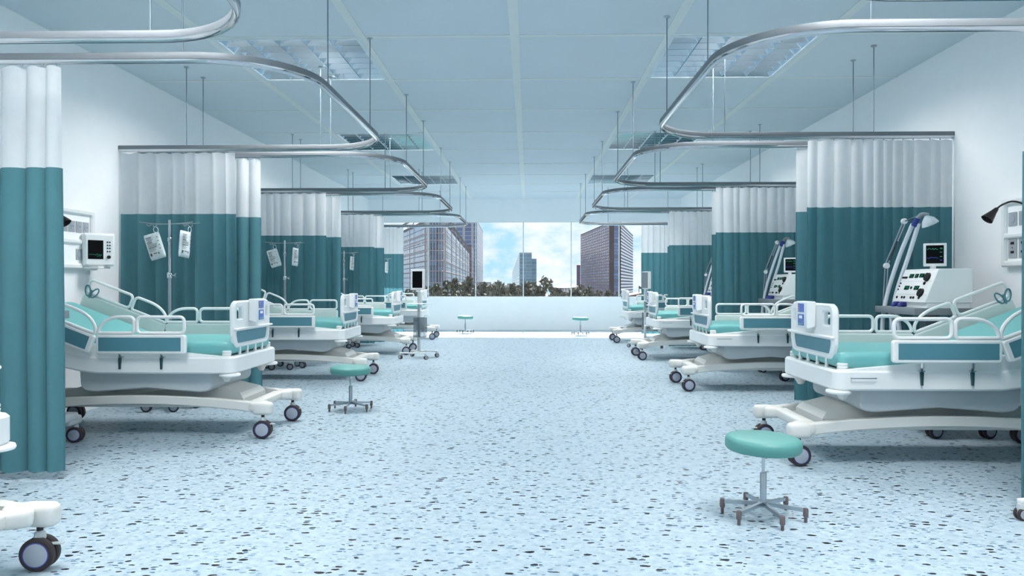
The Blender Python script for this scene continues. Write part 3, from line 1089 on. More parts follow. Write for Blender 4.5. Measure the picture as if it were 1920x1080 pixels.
iv0 = make_iv(); bag0 = make_bag(); first = True
IVN = {1: 'nearest', 2: 'second', 3: 'third', 4: 'farthest'}
for i in (1, 2, 3, 4):
    o = iv0 if first else copy_tree(iv0)
    place(o, 'L', i, 1.215, -0.985)
    o.rotation_euler = (0, 0, 0)
    tag(o, 'chrome drip stand behind the %s bed of the left row' % {1: 'second', 2: 'third', 3: 'fourth', 4: 'farthest'}[i], 'drip stand', 'drip stands on the left side')
    px, py = o.location.x, o.location.y
    for k, (ang, hx, rz, tilt) in enumerate(((pi - 0.30, 0.222, 0.10, R(-17)), (0.28, 0.222, R(76), R(6)))):
        bg = bag0 if (first and k == 0) else copy_tree(bag0)
        bg.location = (px + cos(ang) * 0.180, py + sin(ang) * 0.180, 1.752)
        bg.rotation_euler = (0, tilt, rz) if k == 0 else (0, tilt, rz)
        bg.rotation_mode = 'XYZ'
        tag(bg, 'printed clear drip bag, %s one on the %s drip stand from the camera' % ('left' if k == 0 else 'right', IVN[i]), 'drip bag', 'drip bags on stands')
    first = False

# ---------------------------------------------------------------- ventilator cart (modelled in bay coordinates, origin at cart centre a=1.395, b=1.0)
CA, CB = 1.395, 0.985
def make_vent():
    t = empty('ventilator_cart')
    def A(a): return a - CA
    def B(b): return b - CB
    # base with four casters
    b = MB()
    b.box((A(1.39), B(0.96), 0.205), (0.50, 0.80, 0.065), 0.02, 3)
    for (a_, b_) in ((1.19, 0.53), (1.60, 0.53), (1.19, 1.39), (1.60, 1.39)):
        b.box((A(a_), B(b_ + (0.06 if b_ < 1 else -0.06)), 0.175), (0.09, 0.16, 0.07), 0.02, 3)
    b.build('base', M['greyplast'], t)
    for (a_, b_) in ((1.19, 0.53), (1.60, 0.53), (1.19, 1.39), (1.60, 1.39)):
        twin_caster(t, A(a_), B(b_), 0.145, r=0.058, w=0.028, gap=0.012, rot=0.18, pedal=0)
    c = MB(); c.box((A(1.40), B(1.02), 0.585), (0.09, 0.10, 0.72), 0.01, 2)
    c.build('column', M['grey'], t)
    s = MB(); s.b2(A(1.125), A(1.64), B(0.70), B(1.37), 0.948, 1.004, 0.004)
    s.build('shelf', M['grey'], t)
    # body with slanting control face
    body = MB()
    y0, y1 = B(0.72), B(1.24)
    pr = [(A(1.215), 1.045), (A(1.325), 1.322), (A(1.595), 1.322), (A(1.595), 1.045)]
    body.plate([fillet(pr, 0.006, 2)], y0, y1, lambda u, v, d: (u, d, v), 0.004)
    body.b2(A(1.235), A(1.58), y0 + 0.01, y1 - 0.01, 1.004, 1.046)
    bo = body.build('ventilator_body', M['plastic'], t)
    # features on the slanting face. s: 0 at the far (B) edge, 1 at the near edge; tt up
    P0 = Vector((A(1.215), y1, 1.045)); ex = Vector((0, y0 - y1, 0)); ey = Vector((A(1.325) - A(1.215), 0, 1.322 - 1.045))
    nrm = Vector((-ey.z, 0, ey.x)).normalized()
    def onface(s_, t_, dd=0): return P0 + ex * s_ + ey * t_ + nrm * dd
    def patch(m, s_, t_, ws, ht, d0=-0.001, d1=0.003, skew=0.0):
        cor = [(s_ - ws / 2, t_ - ht / 2), (s_ + ws / 2, t_ - ht / 2), (s_ + ws / 2, t_ + ht / 2), (s_ - ws / 2, t_ + ht / 2)]
        vs = [onface(a, b_, d0) for a, b_ in cor] + [onface(a, b_, d1) for a, b_ in cor]
        m.add(vs, [(0, 1, 2, 3), (4, 5, 6, 7), (0, 1, 5, 4), (1, 2, 6, 5), (2, 3, 7, 6), (3, 0, 4, 7)])
    def disc(m, s_, t_, r, d1):
        n = 16
        c_ = onface(s_, t_)
        u = ex.normalized(); v = ey.normalized()
        vs = [c_ + u * (r * cos(2 * pi * k / n)) + v * (r * sin(2 * pi * k / n)) - nrm * 0.001 for k in range(n)] + \
             [c_ + u * (r * cos(2 * pi * k / n)) + v * (r * sin(2 * pi * k / n)) + nrm * d1 for k in range(n)]
        m.add(vs, [tuple(range(n)), tuple(range(n, 2 * n))] + [(k, (k + 1) % n, n + (k + 1) % n, n + k) for k in range(n)])
    for (s_, t_, w_) in ((0.295, 0.797, 0.13), (0.452, 0.797, 0.10), (0.60, 0.805, 0.13), (0.29, 0.435, 0.14), (0.59, 0.435, 0.14)):
        m = MB(); patch(m, s_, t_, w_, 0.12)
        d = m.build('readout', M['screen'], bo, flat=True)
    g = MB()
    rr = random.Random(5)
    for (s_, t_) in ((0.27, 0.80), (0.32, 0.80), (0.452, 0.80), (0.57, 0.805), (0.63, 0.805), (0.265, 0.435), (0.32, 0.435), (0.57, 0.435), (0.625, 0.435)):
        # seven-segment style figures
        for (du, dv, w_, h_) in ((0, 0.035, 0.028, 0.008), (0, 0, 0.028, 0.008), (0, -0.035, 0.028, 0.008), (0.016, 0.018, 0.007, 0.03), (-0.016, -0.018, 0.007, 0.03), (0.016, -0.018, 0.007, 0.03), (-0.016, 0.018, 0.007, 0.03)):
            if rr.random() < 0.78: patch(g, s_ + du, t_ + dv, w_, h_, 0.002, 0.0038)
    g.build('green_digits', M['glow_g'], bo, flat=True)
    for (s_, t_) in ((0.795, 0.75), (0.78, 0.287)):
        m = MB(); disc(m, s_, t_, 0.034, 0.018); disc(m, s_, t_, 0.039, 0.004)
        m.build('dial', M['black'], bo)
    for (s_, t_, r_) in ((0.05, .747, .010), (0.11, .747, .010), (0.165, .747, .010), (0.047, .57, .007), (0.04, .477, .007), (0.04, .38, .007), (0.774, .57, .014), (0.43, .435, .012),
                         (0.10, .14, .011), (0.26, .14, .011), (0.335, .14, .011), (0.54, .14, .011), (0.617, .14, .011), (0.78, .14, .011)):
        m = MB(); disc(m, s_, t_, r_, 0.007)
        m.build('button', M['black'], bo)
    ln = MB()
    for t_ in (0.96, 0.63, 0.24): patch(ln, 0.5, t_, 0.92, 0.006, -0.001, 0.0012)
    ln.build('panel_seam', M['greyplast'], bo, flat=True)
    # monitor on a short neck
    nk = MB(); nk.box((A(1.395), B(0.93), 1.335), (0.035, 0.035, 0.05), 0.004, 2)
    nk.build('monitor_neck', M['plastic'], t)
    rot = Matrix.Rotation(R(60), 3, 'Z')       # local +x is the back, -x the screen side
    def TM(v): return rot @ Vector(v) + Vector((A(1.405), B(0.92), 0))
    mo = MB(); mo.box((0, 0, 1.440), (0.034, 0.168, 0.190), 0.004, 2); mo.map(TM)
    mn = mo.build('monitor', M['plastic'], t)
    ms = MB(); ms.b2(-0.0195, -0.016, -0.064, 0.064, 1.368, 1.518); ms.map(TM)
    ms.build('monitor_screen', M['screen'], mn, flat=True)
    tr = MB()
    rr = random.Random(9)
    tr.m = 0
    def seg(p0, p1, w_=0.0016):
        tr.tube([TM((-0.0200, p0[0], p0[1])), TM((-0.0200, p1[0], p1[1]))], w_, 4)
    # screen-left is +y seen from the front of the panel
    y = 0.056; z = 1.488
    while y > -0.02:
        z2 = 1.486 + rr.choice((0, 0, 0.008, -0.004))
        seg((y, z), (y - 0.006, z2)); y -= 0.006; z = z2
    for k in range(3): seg((-0.036, 1.495 - k * 0.004), (-0.054, 1.495 - k * 0.004), 0.0012)
    seg((-0.036, 1.425), (-0.052, 1.425), 0.003); seg((-0.036, 1.46), (-0.052, 1.46), 0.003)
    tr.m = 1
    y = 0.056; z = 1.415
    while y > -0.02:
        z2 = 1.414 + rr.choice((0, 0.003, 0.005, -0.003))
        seg((y, z), (y - 0.008, z2)); y -= 0.008; z = z2
    seg((-0.036, 1.395), (-0.052, 1.395), 0.003)
    tr.build('waveform', [M['glow_g'], M['glow_b']], mn, flat=True)
    # hoses
    def hose(pts, r=0.019):
        P_ = [Vector(p) for p in pts]
        # Catmull-Rom resample
        out = []
        Q = [P_[0]] + P_ + [P_[-1]]
        for k in range(1, len(Q) - 2):
            n = max(3, int((Q[k + 1] - Q[k]).length / 0.007))
            for q in range(n):
                s_ = q / n
                p0, p1, p2, p3 = Q[k - 1], Q[k], Q[k + 1], Q[k + 2]
                out.append(0.5 * ((2 * p1) + (p2 - p0) * s_ + (2 * p0 - 5 * p1 + 4 * p2 - p3) * s_ ** 2 + (3 * p1 - p0 - 3 * p2 + p3) * s_ ** 3))
        out.append(P_[-1])
        rr_ = [r * (1.0 if k % 2 == 0 else 0.88) for k in range(len(out))]
        m = MB(); m.tube(out, rr_, 9)
        return m.build('breathing_hose', M['hose'], t, ang=70)
    for q, (bs, be, au) in enumerate(((1.17, 1.335, 0.0), (1.06, 1.290, 0.055))):
        hose([(A(1.185), B(bs), 1.015), (A(1.165), B(bs), 0.95), (A(1.175), B(bs - 0.02), 0.80), (A(1.16), B(bs + 0.03), 0.66), (A(1.17), B(be - 0.02), 0.60),
              (A(1.175 + au), B(be), 0.70), (A(1.180 + au), B(be), 0.90), (A(1.225 + au), B(be), 1.14), (A(1.305 + au), B(be - 0.04), 1.45), (A(1.375 + au * 0.5), B(be - 0.12), 1.72)])
        cn = MB()
        cn.tube(fillet([(A(1.25), B(bs), 1.025), (A(1.185), B(bs), 1.025), (A(1.180), B(bs), 0.975)], 0.02, 4, False), 0.021, 10)
        cn.build('blue_elbow', M['blue'], t)
    # articulated arm
    def joint(m, c_, r=0.018):
        m.lathe([(r * 0.8, -0.016), (r, -0.012), (r, 0.012), (r * 0.8, 0.016)], c_, 12, 'Y')
    J0 = Vector((A(1.215), B(1.39), 0.985)); J1 = Vector((A(1.235), B(1.39), 1.36)); J2 = Vector((A(1.375), B(1.36), 1.755)); J3 = Vector((A(1.43), B(1.17), 1.795))
    m = MB()
    for d in (-0.012, 0.012):
        m.tube([J0 + Vector((d, 0, 0)), J1 + Vector((d, 0, 0))], 0.006, 6)
        m.tube([J1 + Vector((d, 0, 0.01)), J2 + Vector((d, 0, -0.01))], 0.006, 6)
    m.tube([J2, J3], 0.007, 6)
    m.build('support_arm', M['steel'], t)
    for j in (J1, J2, J0):
        m = MB(); joint(m, j, 0.026 if j is not J0 else 0.02)
        m.build('arm_joint', M['plastic'], t)
    m = MB(); m.tube([J1.lerp(J2, 0.12) + Vector((0.004, -0.014, 0)), J1.lerp(J2, 0.55) + Vector((0.004, -0.014, 0))], 0.006, 6)
    m.build('spring', M['black'], t)
    # mask
    cb = MB(); cb.tube([(A(1.372), B(1.19), 1.70), (A(1.392), B(1.16), 1.765)], 0.024, 10)
    cb.build('blue_cuff', M['blue'], t)
    el = MB(); el.tube(fillet([(A(1.388), B(1.165), 1.755), (A(1.41), B(1.14), 1.80), (A(1.455), B(1.11), 1.785)], 0.03, 4, False), 0.019, 10)
    el.build('elbow', M['grey'], t)
    mk = MB()
    Mt = Matrix.Translation((A(1.485), B(1.115), 1.775)) @ Matrix.Rotation(R(-52), 4, 'Y')
    prof = [(0.016, 0.0), (0.030, -0.018), (0.058, -0.045), (0.074, -0.078), (0.080, -0.098), (0.074, -0.100), (0.068, -0.078), (0.052, -0.050), (0.024, -0.024), (0.010, -0.006)]
    mk.lathe([(r, h) for r, h in prof], (0, 0, 0), 18, 'Z')
    mk.map(lambda v: (Mt @ v.to_4d()).to_3d() if False else (Matrix.Translation((A(1.485), B(1.115), 1.79)).to_3x3() @ (Matrix.Rotation(R(-26), 3, 'Y') @ (v * 0.88))) + Vector((A(1.435), B(1.115), 1.785)))
    mk.build('mask', M['clear'], t)
    return t
v0 = make_vent(); first = True
for key, lab in ((('R', 1), 'white ventilator on grey shelf cart behind the nearest right bed'),
                 (('R', 2), 'white ventilator cart behind the second bed of the right row'),
                 (('R', 3), 'white ventilator cart behind the third right bed, mostly hidden by a curtain'),
                 (('L', 1), 'ventilator cart almost hidden behind the left foreground curtain')):
    o = v0 if first else copy_tree(v0)
    first = False
    place(o, key[0], key[1], CA, CB)
    tag(o, lab, 'ventilator', 'ventilator carts beside the beds')

# ---------------------------------------------------------------- wall service panel
def make_panel():
    """origin on the wall, x = away from the wall into the room is -x (a decreasing), y = b"""
    t = empty('wall_service_panel')
    z0, z1 = 1.335, 1.885
    mp = lambda u, v, d: (-d, u, v)
    f = MB()
    zm = 1.585
    f.plate([rrect(-0.87, 0.87, z0, z1, 0.012, 3), rrect(-0.815, 0.815, z0 + 0.05, zm - 0.022, 0.006, 2), rrect(-0.815, 0.815, zm + 0.022, z1 - 0.05, 0.006, 2)], 0.0, 0.055, mp, 0.012)
    f.build('frame', M['plastic'], t)
    b = MB(); b.plate([[(-0.83, z0 + 0.04), (0.83, z0 + 0.04), (0.83, z1 - 0.04), (-0.83, z1 - 0.04)]], 0.0, 0.030, mp)
    b.build('back_plate', M['wall'], t)
    def plate_(u, v, w, h, m):
        q = MB(); q.plate([rrect(u - w / 2, u + w / 2, v - h / 2, v + h / 2, 0.004, 2)], 0.028, 0.037, mp, 0.001)
        return q.build('socket', m, t)
    # one end: four round sockets over two; the other end: round sockets over twin outlets
    for k in range(4):
        o = plate_(-0.75 + k * 0.105, 1.722, 0.088, 0.100, M['plate'])
        q = MB(); q.lathe([(0.030, 0), (0.030, 0.003), (0.024, 0.003), (0.024, 0.001)], (-0.0405, -0.75 + k * 0.105, 1.722), 18, 'X')
        q.build('recess', M['hub'], o)
        q = MB()
        for s in (-1, 1): q.b2(-0.0425, -0.037, -0.75 + k * 0.105 + s * 0.010 - 0.003, -0.75 + k * 0.105 + s * 0.010 + 0.003, 1.719, 1.725)
        q.build('contact', M['black'], o)
    o = plate_(-0.645, 1.470, 0.088, 0.100, M['plate'])
    q = MB(); q.lathe([(0.030, 0), (0.030, 0.003), (0.024, 0.003)], (-0.0405, -0.645, 1.470), 18, 'X'); q.build('recess', M['hub'], o)
    o = plate_(-0.750, 1.470, 0.082, 0.098, M['platel'])
    for u in (0.745, 0.62, 0.495):
        o = plate_(u, 1.720, 0.100, 0.110, M['plate'])
        q = MB(); q.lathe([(0.034, 0), (0.034, 0.003), (0.027, 0.003)], (-0.0405, u, 1.720), 18, 'X'); q.build('recess', M['hub'], o)
        o = plate_(u, 1.490, 0.100, 0.165, M['plate'])
        q = MB()
        for dz in (-0.036, 0.036): q.b2(-0.0395, -0.036, u - 0.020, u + 0.020, 1.490 + dz - 0.010, 1.490 + dz + 0.010)
        q.b2(-0.0395, -0.036, u - 0.004, u + 0.004, 1.487, 1.493)
        q.build('outlet', M['black'], o)
    return t
def make_lamp():
    t = empty('gooseneck_lamp')
    # origin on the wall; x decreasing into the room
    m = MB(); m.lathe([(0.034, -0.0), (0.034, 0.010), (0.020, 0.016)], (0, 0, 0), 16, 'X', None)
    m.map(lambda v: Vector((-v.x, v.y, v.z)))
    m.build('wall_mount', M['lampblack'], t)
    pts = []
    ctrl = [Vector((-0.01, 0, 0)), Vector((-0.07, 0, 0.02)), Vector((-0.12, 0, 0.11)), Vector((-0.19, 0, 0.195)), Vector((-0.28, 0, 0.225)), Vector((-0.36, 0, 0.20)), Vector((-0.405, 0, 0.165))]
    Q = [ctrl[0]] + ctrl + [ctrl[-1]]
    for k in range(1, len(Q) - 2):
        for q in range(6):
            s_ = q / 6
            p0, p1, p2, p3 = Q[k - 1], Q[k], Q[k + 1], Q[k + 2]
            pts.append(0.5 * ((2 * p1) + (p2 - p0) * s_ + (2 * p0 - 5 * p1 + 4 * p2 - p3) * s_ ** 2 + (3 * p1 - p0 - 3 * p2 + p3) * s_ ** 3))
    pts.append(ctrl[-1])
    MB().tube(pts, 0.007, 8).build('gooseneck', M['lampblack'], t)
    s = MB()
    s.lathe([(0.016, 0.012), (0.020, 0.0), (0.026, -0.03), (0.052, -0.115), (0.055, -0.125), (0.050, -0.125), (0.045, -0.110), (0.015, -0.02)], (0, 0, 0), 20)
    s.map(lambda v: Matrix.Rotation(R(42), 3, 'Y') @ (v * 0.8) + Vector((-0.405, 0, 0.165)))
    s.build('lamp_shade', M['lampblack'], t)
    return t
p0 = make_panel(); l0 = make_lamp()
place(p0, 'R', 1, WALLA['R'], 0); tag(p0, 'white wall panel of sockets at the right edge of the photo', 'wall panel', 'wall service panels above the beds')
p1 = copy_tree(p0); place(p1, 'L', 1, WALLA['L'], 0); tag(p1, 'white wall panel of sockets beside the left wall monitor', 'wall panel', 'wall service panels above the beds')
place(l0, 'R', 1, WALLA['R'] - 0.055, 0.28, 1.585); tag(l0, 'black gooseneck lamp on the right wall panel', 'lamp', 'gooseneck lamps on the wall panels')
l1 = copy_tree(l0); place(l1, 'L', 1, WALLA['L'] - 0.055, 0.31, 1.585); tag(l1, 'black lamp shade poking out past the left foreground curtain', 'lamp', 'gooseneck lamps on the wall panels')

# ---------------------------------------------------------------- wall monitor (left)
def make_wall_monitor():
    t = empty('patient_monitor')
    arm = MB()
    arm.tube([(-0.0, 0, 1.345), (0.10, 0, 1.345)], 0.02, 10); arm.box((0.005, 0, 1.345), (0.012, 0.09, 0.09), 0.003)
    arm.box((0.115, -0.02, 1.352), (0.14, 0.20, 0.02), 0.005)
    arm.build('wall_bracket', M['plastic'], t)
    Rz = Matrix.Rotation(R(-50), 3, 'Z')        # local -y faces the viewer side, turned towards the room
    def T(v): return Matrix.Rotation(R(48), 3, 'Z') @ Vector(v) + Vector((0.13, -0.03, 0))
    mp = lambda u, v, d: T((u, -d, v))
    b = MB(); b.plate([rrect(-0.135, 0.135, 1.365, 1.672, 0.02, 4)], -0.055, 0.045, mp, 0.014)
    b.plate([rrect(-0.118, 0.118, 1.378, 1.655, 0.014, 3)], 0.04, 0.050, mp, 0.003)
    bo = b.build('housing', M['plastic'], t)
    s = MB(); s.plate([[(-0.100, 1.430), (0.030, 1.430), (0.030, 1.605), (-0.100, 1.605)]], 0.046, 0.0525, mp)
    s.build('screen', M['screen'], bo, flat=True)
    gm = MB()
    rr = random.Random(2)
    for k in range(7):
        u = -0.09 + k * 0.016; v = 1.470 + rr.choice((0, 0.006, -0.004, 0.012))
        gm.plate([[(u, v), (u + 0.010, v), (u + 0.010, v + 0.004), (u, v + 0.004)]], 0.052, 0.0532, mp)
    for k in range(3):
        for j in range(2):
            u = 0.0 - k * 0.013; v = 1.452 + j * 0.012
            gm.plate([[(u, v), (u + 0.006, v), (u + 0.006, v + 0.004), (u, v + 0.004)]], 0.052, 0.0532, mp)
    gm.build('trace', M['glow_g'], bo, flat=True)
    for j in range(4):
        for i in range(2):
            q = MB(); c_ = T((0.066 + i * 0.020, -0.052, 1.590 - j * 0.029))
            q.lathe([(0.0072, -0.006), (0.0072, 0.002), (0.005, 0.004)], (0, 0, 0), 10, 'Y')
            q.map(lambda v: Matrix.Rotation(R(48), 3, 'Z') @ Matrix.Rotation(pi, 3, 'Z') @ v + c_)
            q.build('button', M['black'], bo)
    q = MB(); c_ = T((0.076, -0.052, 1.450)); q.lathe([(0.0165, -0.006), (0.0165, 0.010), (0.014, 0.013)], (0, 0, 0), 16, 'Y')
    q.map(lambda v: Matrix.Rotation(R(48), 3, 'Z') @ Matrix.Rotation(pi, 3, 'Z') @ v + c_)
    q.build('dial', M['black'], bo)
    return t
wm = make_wall_monitor()
wm.location = (XL + 0.0, 6.80, 0)
tag(wm, 'white patient monitor with black screen on the left wall', 'monitor')

# ---------------------------------------------------------------- stools
def make_stool():
    t = empty('stool')
    s = MB()
    Rr = 0.190
    s.lathe([(0.02, 0.342), (Rr - 0.035, 0.342), (Rr - 0.010, 0.348), (Rr - 0.001, 0.360), (Rr, 0.380), (Rr - 0.001, 0.398), (Rr - 0.009, 0.410), (Rr - 0.028, 0.416), (0.08, 0.419), (0.02, 0.420)], (0, 0, 0), 40)
    s.map(lambda v: Matrix.Rotation(R(1.6), 3, 'Y') @ (v - Vector((0, 0, 0.38))) + Vector((0, 0, 0.38)))
    s.build('seat', M['seat'], t, ang=60)
    p = MB(); p.lathe([(0.008, 0.20), (0.008, 0.338), (0.014, 0.342), (0.04, 0.348)], (0, 0, 0), 12)
    p.build('gas_spindle', M['chrome'], t)
    c = MB(); c.lathe([(0.0165, 0.055), (0.0165, 0.228), (0.0145, 0.231), (0.010, 0.231)], (0, 0, 0), 16)
    c.build('column', M['steel'], t)
    for k in range(6):
        a = pi / 3 * k + 0.10
        d = Vector((cos(a), sin(a), 0)); q = Vector((-d.y, d.x, 0))
        l = MB()
        vs = []
        for r, z0, z1, w in ((0.012, 0.062, 0.082, 0.010), (0.192, 0.052, 0.068, 0.007)):
            for sx, z in ((-1, z0), (1, z0), (1, z1), (-1, z1)):
                vs.append(d * r + q * (sx * w) + Vector((0, 0, z)))
        l.add(vs, [(0, 1, 2, 3), (4, 5, 6, 7), (0, 1, 5, 4), (1, 2, 6, 5), (2, 3, 7, 6), (3, 0, 4, 7)])
        lo = l.build('leg', M['steel'], t, flat=True)
        cc = MB(); cc.lathe([(0.0075, 0.0), (0.0085, 0.004), (0.0085, 0.026), (0.0125, 0.029), (0.0135, 0.034), (0.0135, 0.066), (0.010, 0.072)], tuple(d * 0.203), 14)
        cc.build('foot', M['brown'], lo)
    return t
st0 = make_stool(); first = True
for (x, y, rz, lab) in ((1.205, 3.775, -0.48, 'mint round stool in the right foreground, largest of the four'),
                        (-1.69, 6.90, -0.62, 'mint round stool on the left, beside the bed casters in the middle distance'),
                        (-1.545, 17.82, 0.2, 'small mint round stool by the window wall, left one'),
                        (1.215, 17.15, 0.1, 'small mint round stool by the window wall, right one')):
    o = st0 if first else copy_tree(st0)
    first = False
    o.location = (x, y, 0); o.rotation_euler = (0, 0, rz)
    tag(o, lab, 'stool', 'round mint stools')

# ---------------------------------------------------------------- mobile screen carts
def make_cart():
    t = empty('mobile_screen_cart')
    b = MB()
    for s in (-1, 1):
        b.box((0, s * 0.22, 0.098), (0.47, 0.035, 0.022), 0.006)
    b.box((0.0, 0, 0.098), (0.05, 0.44, 0.022), 0.005)
    b.build('base', M['plastic'], t)
    for sx in (-1, 1):
        for sy in (-1, 1):
            twin_caster(t, sx * 0.22, sy * 0.22, 0.088, r=0.033, w=0.018, gap=0.010, rot=0.3 + sx * 0.5, pedal=0, ring=False)
    MB().lathe([(0.035, 0.108), (0.034, 0.118), (0.024, 0.125), (0.024, 1.10)], (0, 0, 0), 16).build('pole', M['greyplast'], t)
    hd = MB(); hd.box((0, -0.02, 1.085), (0.07, 0.06, 0.03), 0.006)
    hd.build('bracket', M['plastic'], t)
    m = MB(); m.plate([rrect(-0.112, 0.112, 1.105, 1.430, 0.008, 3)], -0.03, 0.03, lambda u, v, d: (u, -0.03 - d, v), 0.004)
    mo = m.build('monitor', M['plastic'], t)
    s = MB(); s.b2(-0.086, 0.086, -0.0615, -0.058, 1.135, 1.400)
    s.build('screen', M['screen'], mo, flat=True)
    s = MB(); s.b2(-0.098, 0.098, -0.003, 0.003, 1.120, 1.415)
    s.build('back_cover', M['grey'], mo, flat=True)
    sh = MB(); sh.plate([rrect(-0.15, 0.19, -0.20, 0.12, 0.02, 3)], 0.872, 0.884, lambda u, v, d: (u, v, d), 0.002)
    sh.build('shelf', M['plastic'], t)
    # open acrylic basket with dark wire edges
    x0, x1, y0, y1, z0, z1 = -0.035, 0.150, -0.13, -0.025, 0.345, 0.655
    bk = MB()
    bk.b2(x0, x1, y0, y0 + 0.004, z0, z1); bk.b2(x0, x1, y1 - 0.004, y1, z0, z1)
    bk.b2(x0, x0 + 0.004, y0, y1, z0, z1); bk.b2(x1 - 0.004, x1, y0, y1, z0, z1); bk.b2(x0, x1, y0, y1, z0, z0 + 0.004)
    bo = bk.build('basket', M['smoke'], t, flat=True)
    e = MB()
    for z in (z0, z1): e.tube([(x0, y0, z), (x1, y0, z), (x1, y1, z), (x0, y1, z)], 0.003, 5, closed=True)
    for x in (x0, x1):
        for y in (y0, y1): e.tube([(x, y, z0), (x, y, z1)], 0.003, 5)
    e.build('basket_edge', M['grey'], bo)
    return t
c0 = make_cart()
c0.location = (-1.77, 11.76, 0); c0.rotation_euler = (0, 0, R(-16))
tag(c0, 'white mobile screen cart with black screen, in front of the window on the left', 'screen cart', 'mobile screen carts')
c1 = copy_tree(c0); c1.location = (2.18, 13.72, 0); c1.rotation_euler = (0, 0, R(112))
tag(c1, 'mobile screen cart on the right, behind the third bed, screen turned away', 'screen cart', 'mobile screen carts')
c2 = copy_tree(c0); c2.location = (2.77, 3.60, 0); c2.rotation_euler = (0, 0, R(164 - 150))
tag(c2, 'mobile cart of which only a caster shows at the lower right edge', 'screen cart', 'mobile screen carts')

# ================================================================== outside
GZ = -11.0
def ray(px, d): return (px - 991) / F * d            # X of a pixel column at distance d
def hgt(u, d): return 1.2 + u / F * d

def facade(name, frame_c, glass_c, nx, nz, fw=0.2, fh=0.25, rough=0.15, dark=0.0, vary=0.35):
    """window grid on object coordinates: x runs along each wall via UV, made with math nodes"""
    m = bpy.data.materials.new(name); m.use_nodes = True
    t = m.node_tree; N = t.nodes; L = t.links
    p = N['Principled BSDF']
    uv = N.new('ShaderNodeUVMap'); uv.uv_map = 'UVMap'
    sp = N.new('ShaderNodeSeparateXYZ'); L.new(uv.outputs[0], sp.inputs[0])
    def frac(out, n_):
        mu = N.new('ShaderNodeMath'); mu.operation = 'MULTIPLY'; mu.inputs[1].default_value = n_; L.new(out, mu.inputs[0])
        fr = N.new('ShaderNodeMath'); fr.operation = 'FRACT'; L.new(mu.outputs[0], fr.inputs[0])
        return mu.outputs[0], fr.outputs[0]
    ax, fx = frac(sp.outputs[0], nx); az, fz = frac(sp.outputs[1], nz)
    g1 = N.new('ShaderNodeMath'); g1.operation = 'GREATER_THAN'; g1.inputs[1].default_value = fw; L.new(fx, g1.inputs[0])
    g2 = N.new('ShaderNodeMath'); g2.operation = 'GREATER_THAN'; g2.inputs[1].default_value = fh; L.new(fz, g2.inputs[0])
    mu = N.new('ShaderNodeMath'); mu.operation = 'MULTIPLY'; L.new(g1.outputs[0], mu.inputs[0]); L.new(g2.outputs[0], mu.inputs[1])
    fl1 = N.new('ShaderNodeMath'); fl1.operation = 'FLOOR'; L.new(ax, fl1.inputs[0])
    fl2 = N.new('ShaderNodeMath'); fl2.operation = 'FLOOR'; L.new(az, fl2.inputs[0])
    cb = N.new('ShaderNodeCombineXYZ'); L.new(fl1.outputs[0], cb.inputs[0]); L.new(fl2.outputs[0], cb.inputs[1])
    wn = N.new('ShaderNodeTexWhiteNoise'); wn.noise_dimensions = '2D'; L.new(cb.outputs[0], wn.inputs['Vector'])
    gc = lin(glass_c)
    r = N.new('ShaderNodeValToRGB'); r.color_ramp.elements[0].color = (*[c * (1 - vary) for c in gc], 1); r.color_ramp.elements[1].color = (*[min(1, c * (1 + vary)) for c in gc], 1)
    L.new(wn.outputs['Value'], r.inputs[0])
    mx = N.new('ShaderNodeMix'); mx.data_type = 'RGBA'; L.new(mu.outputs[0], mx.inputs['Factor'])
    mx.inputs['A'].default_value = (*lin(frame_c), 1); L.new(r.outputs[0], mx.inputs['B'])
    L.new(mx.outputs['Result'], p.inputs['Base Color'])
    rg = N.new('ShaderNodeMapRange'); rg.inputs['To Min'].default_value = 0.7; rg.inputs['To Max'].default_value = rough
    L.new(mu.outputs[0], rg.inputs[0]); L.new(rg.outputs[0], p.inputs['Roughness'])
    p.inputs['Specular IOR Level'].default_value = 0.6
    return m

def uvwall(name, pts, z1s, m, parent, z0=GZ, thick=1.0):
    """a continuous wall band through plan points pts; UV u = metres along / 10, v = metres up / 10"""
    me = bpy.data.meshes.new(name)
    vs = []; fs = []; uvs = []
    d = 0
    n = len(pts)
    ds = [0]
    for k in range(1, n):
        d += (Vector(pts[k]) - Vector(pts[k - 1])).length; ds.append(d)
    zt = z1s if isinstance(z1s, (list, tuple)) else [z1s] * n
    for k in range(n):
        vs.append((pts[k][0], pts[k][1], z0)); vs.append((pts[k][0], pts[k][1], zt[k]))
    for k in range(n - 1):
        fs.append((2 * k, 2 * k + 2, 2 * k + 3, 2 * k + 1))
        uvs += [(ds[k] / 10, 0), (ds[k + 1] / 10, 0), (ds[k + 1] / 10, (zt[k + 1] - z0) / 10), (ds[k] / 10, (zt[k] - z0) / 10)]
    me.from_pydata(vs, [], fs)
    ul = me.uv_layers.new(name='UVMap')
    for i_, c in enumerate(uvs): ul.data[i_].uv = c
    me.materials.append(m)
    o = bpy.data.objects.new(name, me); COL.objects.link(o); o.parent = parent
    return o

def block(name, loops, ztop, m, roofm, lab, cat='building', z0=GZ):
    """closed building from a plan loop"""
    t = empty(name, (sum(p[0] for p in loops) / len(loops), sum(p[1] for p in loops) / len(loops), z0))
    ox, oy = t.location.x, t.location.y
    L_ = [(p[0] - ox, p[1] - oy) for p in loops]
    uvwall('facade', L_ + [L_[0]], ztop - z0, m, t, z0=0.0)
    r = MB(); r.plate([L_], ztop - z0, ztop - z0 + 0.35, lambda u, v, d: (u, v, d))
    r.build('roof', roofm, t, flat=True)
    tag(t, lab, cat)
    return t

